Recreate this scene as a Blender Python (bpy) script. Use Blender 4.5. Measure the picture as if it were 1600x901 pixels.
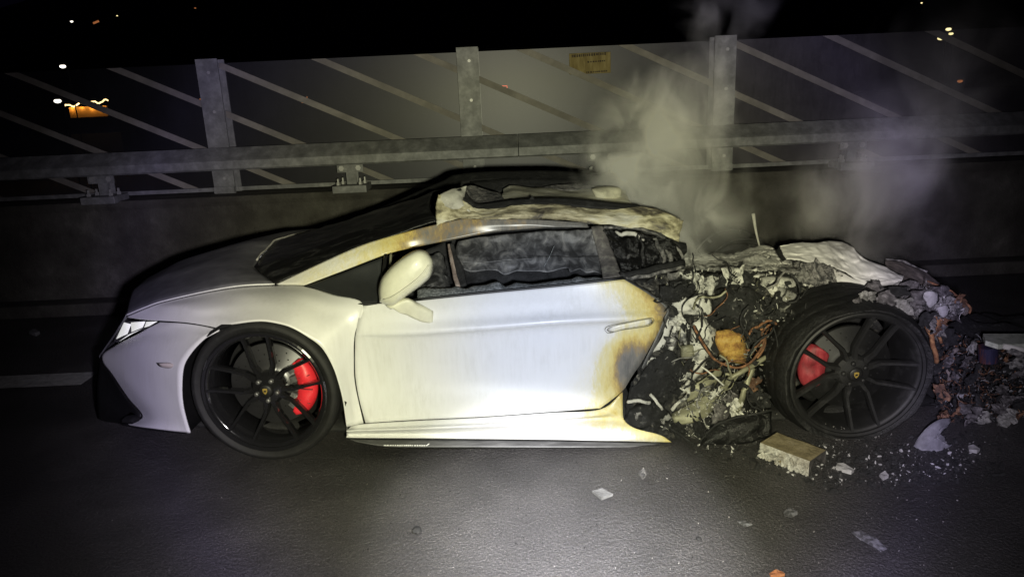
import bpy, bmesh, math, random
import numpy as np
from math import sin, cos, radians, pi, sqrt, atan2
from mathutils import Vector, Matrix, noise, Euler
random.seed(7)
for o in list(bpy.data.objects): bpy.data.objects.remove(o)
S = bpy.context.scene
COL = S.collection
# ------------------------------------------------------------------ camera
F = 1110.; PITCH = radians(15.2); ROLL = radians(2.6); H = 1.5
cam = bpy.data.cameras.new("camera"); cam.sensor_width = 36; cam.lens = 36*F/1600; cam.clip_end = 3000; cam.clip_start = .05
co = bpy.data.objects.new("camera", cam); COL.objects.link(co); S.camera = co
fwd = Vector((0, cos(PITCH), -sin(PITCH))); upv = Vector((0, sin(PITCH), cos(PITCH))); rt = Vector((1, 0, 0))
R_ = rt*cos(ROLL)-upv*sin(ROLL); U_ = rt*sin(ROLL)+upv*cos(ROLL)
co.matrix_world = Matrix(((R_.x, U_.x, -fwd.x, 0), (R_.y, U_.y, -fwd.y, 0), (R_.z, U_.z, -fwd.z, H), (0, 0, 0, 1)))
S.render.resolution_x = 1024; S.render.resolution_y = 576
S.view_settings.view_transform = 'Standard'; S.view_settings.look = 'None'; S.view_settings.exposure = 0
# ------------------------------------------------------------------ night sky
W = bpy.data.worlds.new("World"); S.world = W; W.use_nodes = True
bg = W.node_tree.nodes['Background']; bg.inputs[0].default_value = (.12, .10, .3, 1); bg.inputs[1].default_value = .006

def pixray(px, py):
    u = (px-800)/F; v = (450.5-py)/F
    return (R_*u+U_*v+fwd)
def ground(px, py, z=0.):
    d = pixray(px, py); t = (z-H)/d.z; return Vector((0, 0, H))+d*t
def onplane(px, py, Y):
    d = pixray(px, py); t = Y/d.y; return Vector((0, 0, H))+d*t
# ------------------------------------------------------------------ hand torch beside the camera (cool core, warm ring, violet rim)
def torch(name, loc, target, power, radius, stops, cone):
    l = bpy.data.lights.new(name, 'SPOT'); l.energy = power; l.spot_size = radians(cone); l.spot_blend = .35; l.shadow_soft_size = radius
    o = bpy.data.objects.new(name, l); COL.objects.link(o); o.location = loc
    d = (Vector(target)-Vector(loc)).normalized(); o.rotation_euler = d.to_track_quat('-Z', 'Y').to_euler()
    l.use_nodes = True; nt = l.node_tree; n = nt.nodes; em = [x for x in n if x.type == 'EMISSION'][0]
    g = n.new('ShaderNodeNewGeometry'); dt = n.new('ShaderNodeVectorMath'); dt.operation = 'DOT_PRODUCT'; dt.inputs[1].default_value = d
    nt.links.new(g.outputs['Incoming'], dt.inputs[0])
    ab = n.new('ShaderNodeMath'); ab.operation = 'ABSOLUTE'; nt.links.new(dt.outputs['Value'], ab.inputs[0])
    ac = n.new('ShaderNodeMath'); ac.operation = 'ARCCOSINE'; nt.links.new(ab.outputs[0], ac.inputs[0])
    mu = n.new('ShaderNodeMath'); mu.operation = 'MULTIPLY'; mu.inputs[1].default_value = 1/radians(50); nt.links.new(ac.outputs[0], mu.inputs[0])
    cr = n.new('ShaderNodeValToRGB'); nt.links.new(mu.outputs[0], cr.inputs[0])
    e = cr.color_ramp.elements
    while len(e) > 1: e.remove(e[-1])
    e[0].position = stops[0][0]/50; e[0].color = (*stops[0][1], 1)
    for a, c in stops[1:]:
        q = e.new(a/50); q.color = (*c, 1)
    nt.links.new(cr.outputs[0], em.inputs['Color'])
    return o
TORCH = torch('torch', (.12, .02, 1.38), tuple(onplane(850, 515, 2.9)), 420, .045, [
    (0, (.74, .81, .99)), (5, (.76, .81, .92)), (9, (.83, .835, .74)), (13, (.94, .935, .66)), (19, (1.10, 1.07, .71)),
    (23, (1.10, 1.05, .81)), (26, (1.0, .94, .95)), (30, (.86, .78, 1.16)), (33, (.48, .45, .54)), (37, (.16, .15, .16)), (42, (.03, .025, .03)), (50, (.0, .0, .0))], 124)
# added spot, stands in for torch light bounced off the door onto the road
BOUNCE = torch('road_bounce', (.22, .85, 1.40), tuple(ground(880, 880)), 1150, .03, [
    (0, (.85, .84, .94)), (7, (.80, .79, .87)), (12, (.62, .61, .65)), (16, (.38, .37, .39)), (18.5, (.17, .168, .17)), (20, (.05, .05, .05)), (21, (.0, .0, .0))], 54)

# ------------------------------------------------------------------ car frame
g1 = ground(412, 722); g2 = ground(1350, 692)
ax = (g2-g1).normalized(); nn = Vector((-ax.y, ax.x, 0))
def P(px, py, w):
    d = pixray(px, py); c = Vector((0, 0, H))
    t = ((g1-c).dot(nn)+w)/d.dot(nn); p = c+d*t; q = p-g1
    return Vector((q.dot(ax), q.dot(nn), p.z))
WID = 1.90
def mir(p): return Vector((p.x, WID-p.y, p.z))

# ------------------------------------------------------------------ materials
def mat(name):
    m = bpy.data.materials.new(name); m.use_nodes = True
    return m, m.node_tree, m.node_tree.nodes['Principled BSDF']
def ramp(nt, fac, stops, interp='LINEAR'):
    c = nt.nodes.new('ShaderNodeValToRGB'); e = c.color_ramp.elements; c.color_ramp.interpolation = interp
    while len(e) > 1: e.remove(e[-1])
    def col(v): return (*v, 1) if hasattr(v, '__len__') else (v, v, v, 1)
    e[0].position = stops[0][0]; e[0].color = col(stops[0][1])
    for p, v in stops[1:]:
        q = e.new(p); q.color = col(v)
    if fac is not None: nt.links.new(fac, c.inputs[0])
    return c.outputs[0]
def tex(nt, scale, detail=6, rough=.6, dist=0, kind='NOISE', stretch=None, space='Object'):
    tc = nt.nodes.new('ShaderNodeTexCoord'); v = tc.outputs[space]
    if stretch:
        mp = nt.nodes.new('ShaderNodeMapping'); mp.inputs['Scale'].default_value = stretch; nt.links.new(v, mp.inputs[0]); v = mp.outputs[0]
    if kind == 'NOISE':
        t = nt.nodes.new('ShaderNodeTexNoise'); t.inputs['Detail'].default_value = detail; t.inputs['Roughness'].default_value = rough; t.inputs['Distortion'].default_value = dist
    elif kind == 'VORONOI': t = nt.nodes.new('ShaderNodeTexVoronoi')
    t.inputs['Scale'].default_value = scale; nt.links.new(v, t.inputs['Vector'])
    return t.outputs[0]
def math_(nt, op, a, b, c=None, clamp=False):
    m = nt.nodes.new('ShaderNodeMath'); m.operation = op; m.use_clamp = clamp
    for i, x in enumerate((a, b, c)):
        if x is None: continue
        if isinstance(x, (int, float)): m.inputs[i].default_value = x
        else: nt.links.new(x, m.inputs[i])
    return m.outputs[0]
def bump(nt, b, h, strength, dist):
    n = nt.nodes.new('ShaderNodeBump'); n.inputs['Strength'].default_value = strength; n.inputs['Distance'].default_value = dist
    nt.links.new(h, n.inputs['Height']); nt.links.new(n.outputs[0], b.inputs['Normal']); return n
def mixc(nt, f, a, b):
    m = nt.nodes.new('ShaderNodeMix'); m.data_type = 'RGBA'
    if isinstance(f, float): m.inputs[0].default_value = f
    else: nt.links.new(f, m.inputs[0])
    for i, x in ((6, a), (7, b)):
        if isinstance(x, tuple): m.inputs[i].default_value = (*x, 1)
        else: nt.links.new(x, m.inputs[i])
    return m.outputs[2]
def attr(nt, name):
    a = nt.nodes.new('ShaderNodeAttribute'); a.attribute_name = name; return a.outputs['Fac']

def noisy(name, stops, scale=20, rough=.8, bs=.6, bd=.006, bscale=None, metallic=0., stretch=None, detail=8, dist=0., attrmix=None, spec=.5):
    m, nt, b = mat(name)
    f = tex(nt, scale, detail, .65, dist, stretch=stretch)
    f = math_(nt, 'MULTIPLY_ADD', f, 1.9, -.45, clamp=True)
    nt.links.new(ramp(nt, f, stops), b.inputs['Base Color'])
    b.inputs['Roughness'].default_value = rough; b.inputs['Metallic'].default_value = metallic; b.inputs['Specular IOR Level'].default_value = spec
    bump(nt, b, tex(nt, bscale or scale*2.2, 6, .7, stretch=stretch), bs, bd)
    return m
# burnt white paint: attribute "burn" is where the fire reached
def paint_mat():
    m, nt, b = mat('white_paint')
    bu = attr(nt, 'burn')
    n1 = tex(nt, 9, 7, .65, .4, stretch=(1, 1, .45)); n2 = tex(nt, 45, 5, .7, stretch=(1.6, 1.6, .5))
    k = math_(nt, 'MULTIPLY_ADD', n1, .55, -.275); k2 = math_(nt, 'MULTIPLY_ADD', n2, .34, -.17)
    s = math_(nt, 'ADD', k, k2)
    w = math_(nt, 'MULTIPLY', bu, 6, None, clamp=True)
    f = math_(nt, 'ADD', bu, math_(nt, 'MULTIPLY', s, w), None, clamp=True)
    c = ramp(nt, f, [(0, (.74, .74, .73)), (.12, (.72, .70, .62)), (.22, (.68, .62, .36)), (.36, (.64, .54, .20)), (.46, (.52, .38, .11)), (.56, (.26, .19, .10)), (.66, (.17, .16, .145)), (.8, (.10, .10, .10)), (1, (.02, .02, .02))])
    # road film and dried runs
    d = tex(nt, 26, 6, .7, stretch=(2.2, 2.2, .16)); d = ramp(nt, d, [(.40, 0.), (.66, .42)])
    d2 = tex(nt, 7, 4, .6); d2 = ramp(nt, d2, [(.35, .0), (.75, .8)])
    c = mixc(nt, math_(nt, 'MULTIPLY', d, d2), c, (.44, .43, .38))
    nt.links.new(c, b.inputs['Base Color'])
    nt.links.new(ramp(nt, f, [(0, .42), (.3, .55), (.6, .85)]), b.inputs['Roughness'])
    b.inputs['Coat Weight'].default_value = .35; b.inputs['Coat Roughness'].default_value = .22
    h = math_(nt, 'MULTIPLY', n2, math_(nt, 'ADD', w, .06))
    bump(nt, b, h, .5, .006)
    return m
PAINT = paint_mat()
ASH = noisy('white_ash', [(0, .02), (.26, .12), (.42, (.56, .55, .50)), (1, (.80, .79, .73))], 16, .95, .9, .012)
ASHG = noisy('grey_ash', [(0, .015), (.35, .06), (.6, (.22, .21, .20)), (.85, (.42, .41, .38)), (1, (.6, .59, .55))], 26, .9, 1, .012, dist=.6)
SHEET = noisy('heat_bleached_sheet', [(0, (.2, .19, .17)), (.3, (.42, .41, .37)), (.6, (.56, .55, .50)), (1, (.66, .65, .60))], 11, .7, .35, .006, bscale=60, spec=.3)
RAILM = noisy('scorched_roof_skin', [(0, (.02, .018, .015)), (.3, (.08, .07, .055)), (.46, (.30, .27, .17)), (.62, (.56, .52, .36)), (.8, (.62, .60, .50)), (1, (.7, .69, .65))], 9, .6, .8, .01, stretch=(.5, 1, 1.6), dist=.5)
SOOT = noisy('black_soot', [(0, .006), (.6, .014), (.85, .035), (1, .12)], 22, .75, .8, .01)
SOOTG = noisy('glossy_black_melt', [(0, .004), (.7, .012), (1, .05)], 14, .28, .9, .02, bscale=18, dist=.8)
GLASSB = noisy('sooty_glass', [(0, .012), (.35, (.028, .028, .028)), (.5, (.060, .060, .060)), (.66, (.105, .104, .10)), (.8, (.17, .165, .155)), (1, (.30, .29, .26))], 16, .5, .6, .005, dist=1.0, bscale=14, stretch=(1, 1, .8))
WSCR = noisy('sooty_windscreen', [(0, .004), (.55, .012), (.72, .04), (1, .13)], 7, .35, .5, .008, dist=1.2, bscale=26, stretch=(.8, 2.5, 1))
CRUMB = noisy('crazed_glass_crumbs', [(0, .03), (.4, (.12, .13, .13)), (.7, (.26, .27, .27)), (1, (.5, .5, .5))], 90, .5, 1, .006)
RUBBER = noisy('tyre_rubber', [(0, .005), (.6, .009), (1, .022)], 30, .7, .35, .003, bscale=120)
RUBBERB = noisy('burnt_tyre_rubber', [(0, .004), (.7, .010), (.92, .02), (1, .10)], 18, .55, .9, .010, bscale=35)
RUST = noisy('rusty_wire', [(0, (.03, .015, .01)), (.45, (.13, .06, .03)), (.7, (.28, .13, .06)), (1, (.40, .24, .12))], 40, .8, .8, .004)
OCHRE = noisy('scorched_foam', [(0, (.10, .04, .01)), (.35, (.30, .15, .04)), (.6, (.50, .30, .07)), (1, (.62, .45, .18))], 30, .9, 1, .012)
OLIVE = noisy('dusty_metal', [(0, (.08, .08, .06)), (.5, (.26, .25, .17)), (1, (.42, .41, .30))], 12, .55, .5, .004, metallic=.3)
METAL = noisy('galvanised_steel', [(0, (.12, .122, .12)), (.45, (.21, .213, .21)), (1, (.38, .385, .38))], 12, .6, .15, .002, metallic=.25)
METALD = noisy('dull_alloy', [(0, .12), (.5, .2), (1, .34)], 30, .45, .3, .002, metallic=.7)
BLK = noisy('black_plastic', [(0, .006), (1, .014)], 30, .5, .25, .002)
SKIRT = noisy('scuffed_carbon_skirt', [(0, .03), (.5, .07), (1, .14)], 30, .45, .4, .003, stretch=(.2, 1, 1))
def solid(name, c, rough=.5, metallic=0., coat=0., emit=None, es=0):
    m, nt, b = mat(name)
    f = tex(nt, 30, 5, .6); lo = tuple(x*.8 for x in c); nt.links.new(mixc(nt, f, lo, tuple(min(1, x*1.12) for x in c)), b.inputs['Base Color'])
    b.inputs['Roughness'].default_value = rough; b.inputs['Metallic'].default_value = metallic; b.inputs['Coat Weight'].default_value = coat
    if emit: b.inputs['Emission Color'].default_value = (*emit, 1); b.inputs['Emission Strength'].default_value = es
    return m
RIMB = solid('gloss_black_alloy', (.012, .012, .013), .16, .0, 1)
RIMD = noisy('sooted_alloy', [(0, .004), (.6, .009), (1, .03)], 14, .6, .3, .003)
RED = solid('red_caliper_paint', (.80, .03, .045), .45, 0, .4)
REDB = noisy('scorched_red_paint', [(0, (.05, .012, .012)), (.45, (.25, .02, .03)), (.8, (.36, .05, .06)), (1, (.5, .25, .25))], 30, .6, .6, .004, stretch=(1, 1, .3))
DISC = solid('brake_disc_steel', (.16, .16, .165), .38, .8)
CHROME = solid('glowing_reflector', (.95, .96, .98), .5, .25, .5, (1, 1, .98), .85)  # emission imitates torch light thrown back by the unlit headlight
GOLD = solid('gold_emblem', (.7, .5, .12), .35, .6)
WHITE = solid('white_lettering', (.8, .8, .8), .5)
QGLASS = solid('dark_tinted_glass', (.035, .037, .038), .3)
MIRRORP = solid('cream_tinted_paint', (.72, .71, .56), .42, 0, .3)
MARK = solid('side_marker_lens', (.45, .40, .36), .3, 0, .5)

# ------------------------------------------------------------------ mesh helpers
def put(name, me, parent=None, m=None, smooth=True):
    if m:
        me.materials.append(m)
    if smooth: me.polygons.foreach_set('use_smooth', [True]*len(me.polygons))
    o = bpy.data.objects.new(name, me); COL.objects.link(o)
    if parent: o.parent = parent
    return o
def mk(name, vs, fs, parent=None, m=None, smooth=True):
    me = bpy.data.meshes.new(name); me.from_pydata([tuple(v) for v in vs], [], fs); me.update()
    return put(name, me, parent, m, smooth)
def cr(pts, n):
    p = np.array(pts, float); out = []
    q = np.vstack([2*p[0]-p[1], p, 2*p[-1]-p[-2]])
    for i in range(1, len(q)-2):
        a, b, c, d = q[i-1:i+3]
        for k in range(n):
            t = k/n
            out.append(.5*((2*b)+(-a+c)*t+(2*a-5*b+4*c-d)*t*t+(-a+3*b-3*c+d)*t**3))
    out.append(q[-2]); return np.array(out)
def solidify(o, t, off=-1):
    s = o.modifiers.new('thick', 'SOLIDIFY'); s.thickness = t; s.offset = off; return o
def gridmesh(name, V, parent, m, burn=None, toward=Vector((0, -1, 0)), thick=.004, smooth=True, close=False):
    nu, nv = len(V), len(V[0])
    vs = [v for r in V for v in r]
    fs = []
    for i in range(nu-1):
        for j in range(nv-1 if not close else nv):
            j2 = (j+1) % nv
            fs.append((i*nv+j, i*nv+j2, (i+1)*nv+j2, (i+1)*nv+j))
    # orient
    s = 0
    for f in fs[::max(1, len(fs)//60)]:
        a, b, c = vs[f[0]], vs[f[1]], vs[f[2]]; s += (Vector(b)-Vector(a)).cross(Vector(c)-Vector(a)).normalized().dot(toward)
    if s < 0: fs = [f[::-1] for f in fs]
    o = mk(name, vs, fs, parent, m, smooth)
    if burn is not None:
        at = o.data.attributes.new('burn', 'FLOAT', 'POINT'); at.data.foreach_set('value', [b for r in burn for b in r])
    if thick: solidify(o, thick)
    return o
def fbm(p, s, o=4):
    return noise.fractal(Vector(p)*s, .9, 2.1, o)
def patch(name, rows, m, parent, su=5, sv=6, thick=.004, amp=0., freq=8., burn=None, mirror=False, seed=0., ridge=0.):
    A = [cr(r, sv) for r in rows]                    # along columns
    A = np.array(A)                                   # rows x N x 3
    B = np.array([cr(A[:, j], su) for j in range(A.shape[1])])   # N x M x 3
    V = []; BU = []
    for j in range(B.shape[0]):
        r = []; br = []
        for i in range(B.shape[1]):
            px, py, w = B[j, i]
            p = P(px, py, w)
            if amp:
                q = p+Vector((seed, 0, 0))
                e = fbm(q, freq)
                p = p+Vector((fbm(q+Vector((9, 0, 0)), freq)*.35*amp, e*amp, fbm(q+Vector((0, 0, 7)), freq)*.35*amp))
                if ridge: p.y -= ridge*(1-abs(fbm(q+Vector((3, 1, 2)), freq*1.7)))**3
            br.append(burn(px, py) if burn else 0.)
            r.append(p)
        V.append(r); BU.append(br)
    o = gridmesh(name, V, parent, m, BU, thick=thick)
    if mirror:
        V2 = [[mir(p) for p in r] for r in V]
        BM = [[.0 if mirror == 1 else mirror for b in r] for r in BU]
        gridmesh(name, V2, parent, m, BM, toward=Vector((0, 1, 0)), thick=thick)
    return o
def pillow(name, outline, w0, df, db, m, parent, n=6, amp=0., freq=12., rings=7, seed=0, power=.5, world=False):
    ol = cr(list(outline)+[outline[0]], n)[:-1] if n > 1 else np.array(outline, float)
    if ol.shape[1] == 2: ol = np.hstack([ol, np.full((len(ol), 1), w0)])
    c = ol.mean(0); V = []
    rr = [1-i/rings for i in range(rings)]+[.02]
    def ring(s, d):
        t = (1-s*s)**power if s < 1 else 0
        r = []
        for q in ol:
            x = c+(q-c)*s; p = P(x[0], x[1], x[2]+d*t)
            if amp:
                k = p+Vector((seed, 0, 0)); p = p+Vector((fbm(k, freq), fbm(k+Vector((5, 0, 0)), freq), fbm(k+Vector((0, 5, 0)), freq)))*amp
            r.append(p)
        return r
    front = [ring(s, -df) for s in rr]; back = [ring(s, db) for s in rr[1:]]
    V = front[::-1]+back
    o = gridmesh(name, V, parent, m, None, thick=0, close=True)
    # orientation check: outward
    bm = bmesh.new(); bm.from_mesh(o.data); bmesh.ops.holes_fill(bm, edges=bm.edges, sides=0); bmesh.ops.recalc_face_normals(bm, faces=bm.faces); bm.to_mesh(o.data); bm.free()
    return o
def tubepts(pts, r, seg=8, rf=None):
    vs = []; fs = []; n = len(pts)
    up = Vector((.3, .2, 1)).normalized()
    for i, p in enumerate(pts):
        t = (pts[min(i+1, n-1)]-pts[max(i-1, 0)]).normalized(); a = t.cross(up)
        if a.length < .01: a = t.cross(Vector((1, 0, 0)))
        a.normalize(); b = t.cross(a); rad = r*(rf(i/(n-1)) if rf else 1)
        for k in range(seg): vs.append(p+a*cos(2*pi*k/seg)*rad+b*sin(2*pi*k/seg)*rad)
    for i in range(n-1):
        for k in range(seg): fs.append((i*seg+k, i*seg+(k+1) % seg, (i+1)*seg+(k+1) % seg, (i+1)*seg+k))
    fs.append(tuple(range(seg))[::-1]); fs.append(tuple((n-1)*seg+k for k in range(seg)))
    return vs, fs
def tube(name, pts, r, m, parent, seg=8, sm=5, amp=0, rf=None):
    q = [P(*p) for p in (cr(pts, sm) if len(pts) > 2 else pts)]
    if amp: q = [p+Vector((fbm(p, 14), fbm(p+Vector((4, 0, 0)), 14), fbm(p+Vector((0, 4, 0)), 14)))*amp for p in q]
    vs, fs = tubepts(q, r, seg, rf); return mk(name, vs, fs, parent, m)
def boxv(c, s, rot=None):
    vs = [Vector((x*s[0]/2, y*s[1]/2, z*s[2]/2)) for x in (-1, 1) for y in (-1, 1) for z in (-1, 1)]
    if rot is not None: vs = [rot @ v for v in vs]
    return [v+Vector(c) for v in vs], [(0, 1, 3, 2), (4, 6, 7, 5), (0, 4, 5, 1), (2, 3, 7, 6), (0, 2, 6, 4), (1, 5, 7, 3)]
def box(name, c, s, m, parent=None, rot=None, bev=0.):
    vs, fs = boxv(c, s, rot); o = mk(name, vs, fs, parent, m, smooth=False)
    if bev: b = o.modifiers.new('bevel', 'BEVEL'); b.width = bev; b.segments = 2
    return o
def tag(o, label=None, cat=None, group=None, kind=None):
    if label: o['label'] = label
    if cat: o['category'] = cat
    if group: o['group'] = group
    if kind: o['kind'] = kind
    return o
def empty(name, loc=(0, 0, 0), rz=0.):
    o = bpy.data.objects.new(name, None); COL.objects.link(o); o.location = loc; o.rotation_euler = (0, 0, rz); o.empty_display_size = .2; return o
def interp(x, xs, ys): return float(np.interp(x, xs, ys))

# ================================================================== SETTING
YW = 5.45      # face of the parapet
def asphalt():
    m, nt, b = mat('wet_asphalt')
    n1 = tex(nt, 160, 4, .8); n2 = tex(nt, 1.6, 5, .6); n3 = tex(nt, 80, 2, .5, kind='VORONOI')
    f = math_(nt, 'MULTIPLY_ADD', n1, .8, math_(nt, 'MULTIPLY', n2, .25))
    c = ramp(nt, f, [(.34, (.014, .014, .015)), (.48, (.032, .031, .031)), (.60, (.085, .08, .078)), (.70, (.26, .25, .24))])
    nt.links.new(c, b.inputs['Base Color'])
    nt.links.new(ramp(nt, n2, [(.35, .36), (.7, .58)]), b.inputs['Roughness'])
    b.inputs['Specular IOR Level'].default_value = .55
    h = math_(nt, 'MULTIPLY_ADD', n3, .6, n1)
    bump(nt, b, h, 1, .007)
    return m
ASPH = asphalt()
CONC = noisy('stained_concrete', [(0, (.022, .021, .018)), (.4, (.048, .044, .037)), (.7, (.08, .076, .064)), (1, (.16, .15, .13))], 3.2, .9, .9, .012, bscale=45)
DARKG = noisy('dark_ground', [(0, .01), (1, .03)], .1, .95, .2, .01)
N = 1
g = mk('road', [(-60, -20, 0), (60, -20, 0), (60, YW+.5, 0), (-60, YW+.5, 0)], [(0, 1, 2, 3)], None, ASPH, False); tag(g, kind='structure')
g = mk('valley_ground', [(-1500, YW+.6, -6), (1500, YW+.6, -6), (1500, 1500, -6), (-1500, 1500, -6)], [(0, 1, 2, 3)], None, DARKG, False); tag(g, kind='structure')
g = mk('far_ground', [(-1500, -600, -6), (1500, -600, -6), (1500, -19, -6), (-1500, -19, -6)], [(0, 1, 2, 3)], None, DARKG, False); tag(g, kind='structure')
# hill behind (dark)
V = []
for i in range(40):
    r = []
    for j in range(12):
        x = -900+i*46; t = j/11; y = 420+t*500; z = -6+(t**.8)*(150+60*noise.noise(Vector((x*.004, 3, 0)))) + 6*fbm((x*.02, y*.02, 0), 1)*t
        r.append(Vector((x, y, z)))
    V.append(r)
g = gridmesh('hills', V, None, DARKG, thick=0, toward=Vector((0, -1, 1))); tag(g, kind='structure')
# worn lane line
LM = noisy('worn_line_paint', [(0, (.12, .12, .11)), (.3, (.32, .32, .30)), (1, (.55, .55, .52))], 22, .8, .3, .003)
a = ground(0, 587); b_ = ground(146, 586)
yc = 3.94
x1 = ground(146, 588).x
def strip(name, x0, x1, y0, y1, z, m):
    o = mk(name, [(x0, y0, z), (x1, y0, z), (x1, y1, z), (x0, y1, z)], [(0, 1, 2, 3)], None, m, False); tag(o, kind='structure'); return o
strip('lane_line', x1-9, x1, yc-.11, yc+.09, .004, LM)
strip('lane_line', x1+9, x1+18, yc-.11, yc+.09, .004, LM)
# kerb foot of the parapet
kb = box('kerb', (0, YW-.09, .05), (70, .18, .10), CONC, None, bev=.012); tag(kb, kind='structure')

# parapet : thing of cast sections
ZP = .845
par = empty('parapet_wall', (0, YW+.2, 0)); tag(par, 'low weathered concrete parapet wall running behind the burnt car', 'wall')
secL = 6.0
for k in range(-4, 5):
    x0 = k*secL+1.35; n = 40
    prof = [(-.2, .0), (-.19, .55), (-.17, ZP-.07), (-.185, ZP-.035), (-.17, ZP), (.30, ZP), (.32, 0)]
    vs = []; fs = []
    o = None
    V = []
    for i in range(n+1):
        x = x0+.008+(secL-.016)*i/n; row = []
        pr = []
        for q in range(len(prof)-1):
            for s in range(4 if q < 4 else 1):
                t = s/(4 if q < 4 else 1); pr.append((prof[q][0]*(1-t)+prof[q+1][0]*t, prof[q][1]*(1-t)+prof[q+1][1]*t))
        pr.append(prof[-1])
        for (yy, zz) in pr:
            e = fbm((x, yy, zz), 3)*.006; row.append(Vector((x, yy-e, zz+(.4*e if zz > .1 else 0))))
        V.append(row)
    o = gridmesh('concrete_section', V, par, CONC, thick=0, toward=Vector((0, -.3, 1)), smooth=False)
# ---- noise barrier
YB = YW+.30; ZT = 1.835
nb = empty('noise_barrier', (0, 0, 0)); tag(nb, 'see-through plastic noise barrier on steel posts with pale diagonal stripes', 'barrier')
def plexi():
    m, nt, b = mat('dusty_acrylic'); out = [n for n in nt.nodes if n.type == 'OUTPUT_MATERIAL'][0]
    tr = nt.nodes.new('ShaderNodeBsdfTransparent'); df = nt.nodes.new('ShaderNodeBsdfDiffuse')
    df.inputs[0].default_value = (.36, .345, .33, 1)
    n1 = tex(nt, 2.2, 5, .65); n2 = tex(nt, 30, 5, .7, stretch=(1.5, 1, .25)); n3 = tex(nt, 70, 3, .7)
    f = math_(nt, 'MULTIPLY_ADD', n2, .25, math_(nt, 'MULTIPLY', n1, .45)); f = math_(nt, 'MULTIPLY_ADD', n3, .2, f)
    oi = nt.nodes.new('ShaderNodeObjectInfo')
    dirt = attr(nt, 'dirt')
    nt.links.new(ramp(nt, dirt, [(.1, (.28, .28, .36)), (.34, (.38, .32, .26)), (.44, (.38, .365, .35))]), df.inputs[0])
    f = math_(nt, 'MULTIPLY', ramp(nt, f, [(.28, .12), (.62, 1.)]), dirt)
    mx = nt.nodes.new('ShaderNodeMixShader'); nt.links.new(f, mx.inputs[0]); nt.links.new(tr.outputs[0], mx.inputs[1]); nt.links.new(df.outputs[0], mx.inputs[2])
    gl = nt.nodes.new('ShaderNodeBsdfGlossy'); gl.inputs['Roughness'].default_value = .42
    m2 = nt.nodes.new('ShaderNodeMixShader'); m2.inputs[0].default_value = .03; nt.links.new(mx.outputs[0], m2.inputs[1]); nt.links.new(gl.outputs[0], m2.inputs[2])
    nt.links.new(m2.outputs[0], out.inputs[0]); nt.nodes.remove(b)
    return m
PLX = plexi()
STR = noisy('faded_stripe_film', [(0, (.14, .13, .115)), (.5, (.21, .195, .17)), (1, (.32, .30, .26))], 6, .7, .2, .002)
BOLT = solid('zinc_bolt', (.5, .5, .48), .5, .5)
px_ = [onplane(333, 190, YB-.05).x+.02, onplane(735, 170, YB-.05).x, onplane(1130, 165, YB-.05).x]
sp = (px_[2]-px_[0])/2
posts = [px_[1]+sp*k for k in range(-4, 5)]
posts[3] = px_[0]; posts[5] = px_[2]; posts[6] += sp*.32; posts[7] += sp*.64; posts[8] += sp*.9; posts[2] -= sp*.12
def clip(poly, axis, val, keep_greater):
    out = []
    for i in range(len(poly)):
        a, b = poly[i], poly[(i+1) % len(poly)]
        ia = (a[axis] >= val) == keep_greater; ib = (b[axis] >= val) == keep_greater
        if ia: out.append(a)
        if ia != ib:
            t = (val-a[axis])/(b[axis]-a[axis]); out.append((a[0]+(b[0]-a[0])*t, a[1]+(b[1]-a[1])*t))
    return out
hexv = [(cos(pi/3*k), sin(pi/3*k)) for k in range(6)]
def bolt(parent, c, r, axis='y', h=.012, m=None, name='bolt'):
    vs = []
    for s in (0, 1):
        for (a, b) in hexv:
            if axis == 'y': vs.append((c[0]+a*r, c[1]-s*h, c[2]+b*r))
            else: vs.append((c[0]+a*r, c[1]+b*r, c[2]+s*h))
    fs = [tuple(range(6)), tuple(range(11, 5, -1))]+[(k, (k+1) % 6, 6+(k+1) % 6, 6+k) for k in range(6)]
    return mk(name, vs, fs, parent, m or BOLT, False)
for i, x in enumerate(posts):
    wd = .165; vs = []; fs = []
    for (cx, cy, sx, sy) in ((0, 0, wd, .014), (0, .07, .012, .126), (0, .14, wd, .012)):
        v, f = boxv((x+cx, YB-.06+cy, (ZP+ZT+.03)/2), (sx, sy, ZT+.03-ZP)); f = [tuple(q+len(vs) for q in ff) for ff in f]; vs += v; fs += f
    p = mk('post', vs, fs, nb, METAL, False)
    for z in (ZT-.07, ZT-.36, ZT-.66, ZP+.12): bolt(p, (x+.012, YB-.067, z), .013)
    v, f = boxv((x, YB-.07, ZP+.03), (wd*.98, .03, .05)); mk('foot_clamp', v, f, p, METAL, False)
slope = math.tan(radians(25.0)); xs0 = onplane(497, 98, YB).x
stp = (onplane(1295, 62, YB).x-xs0)/5
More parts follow.
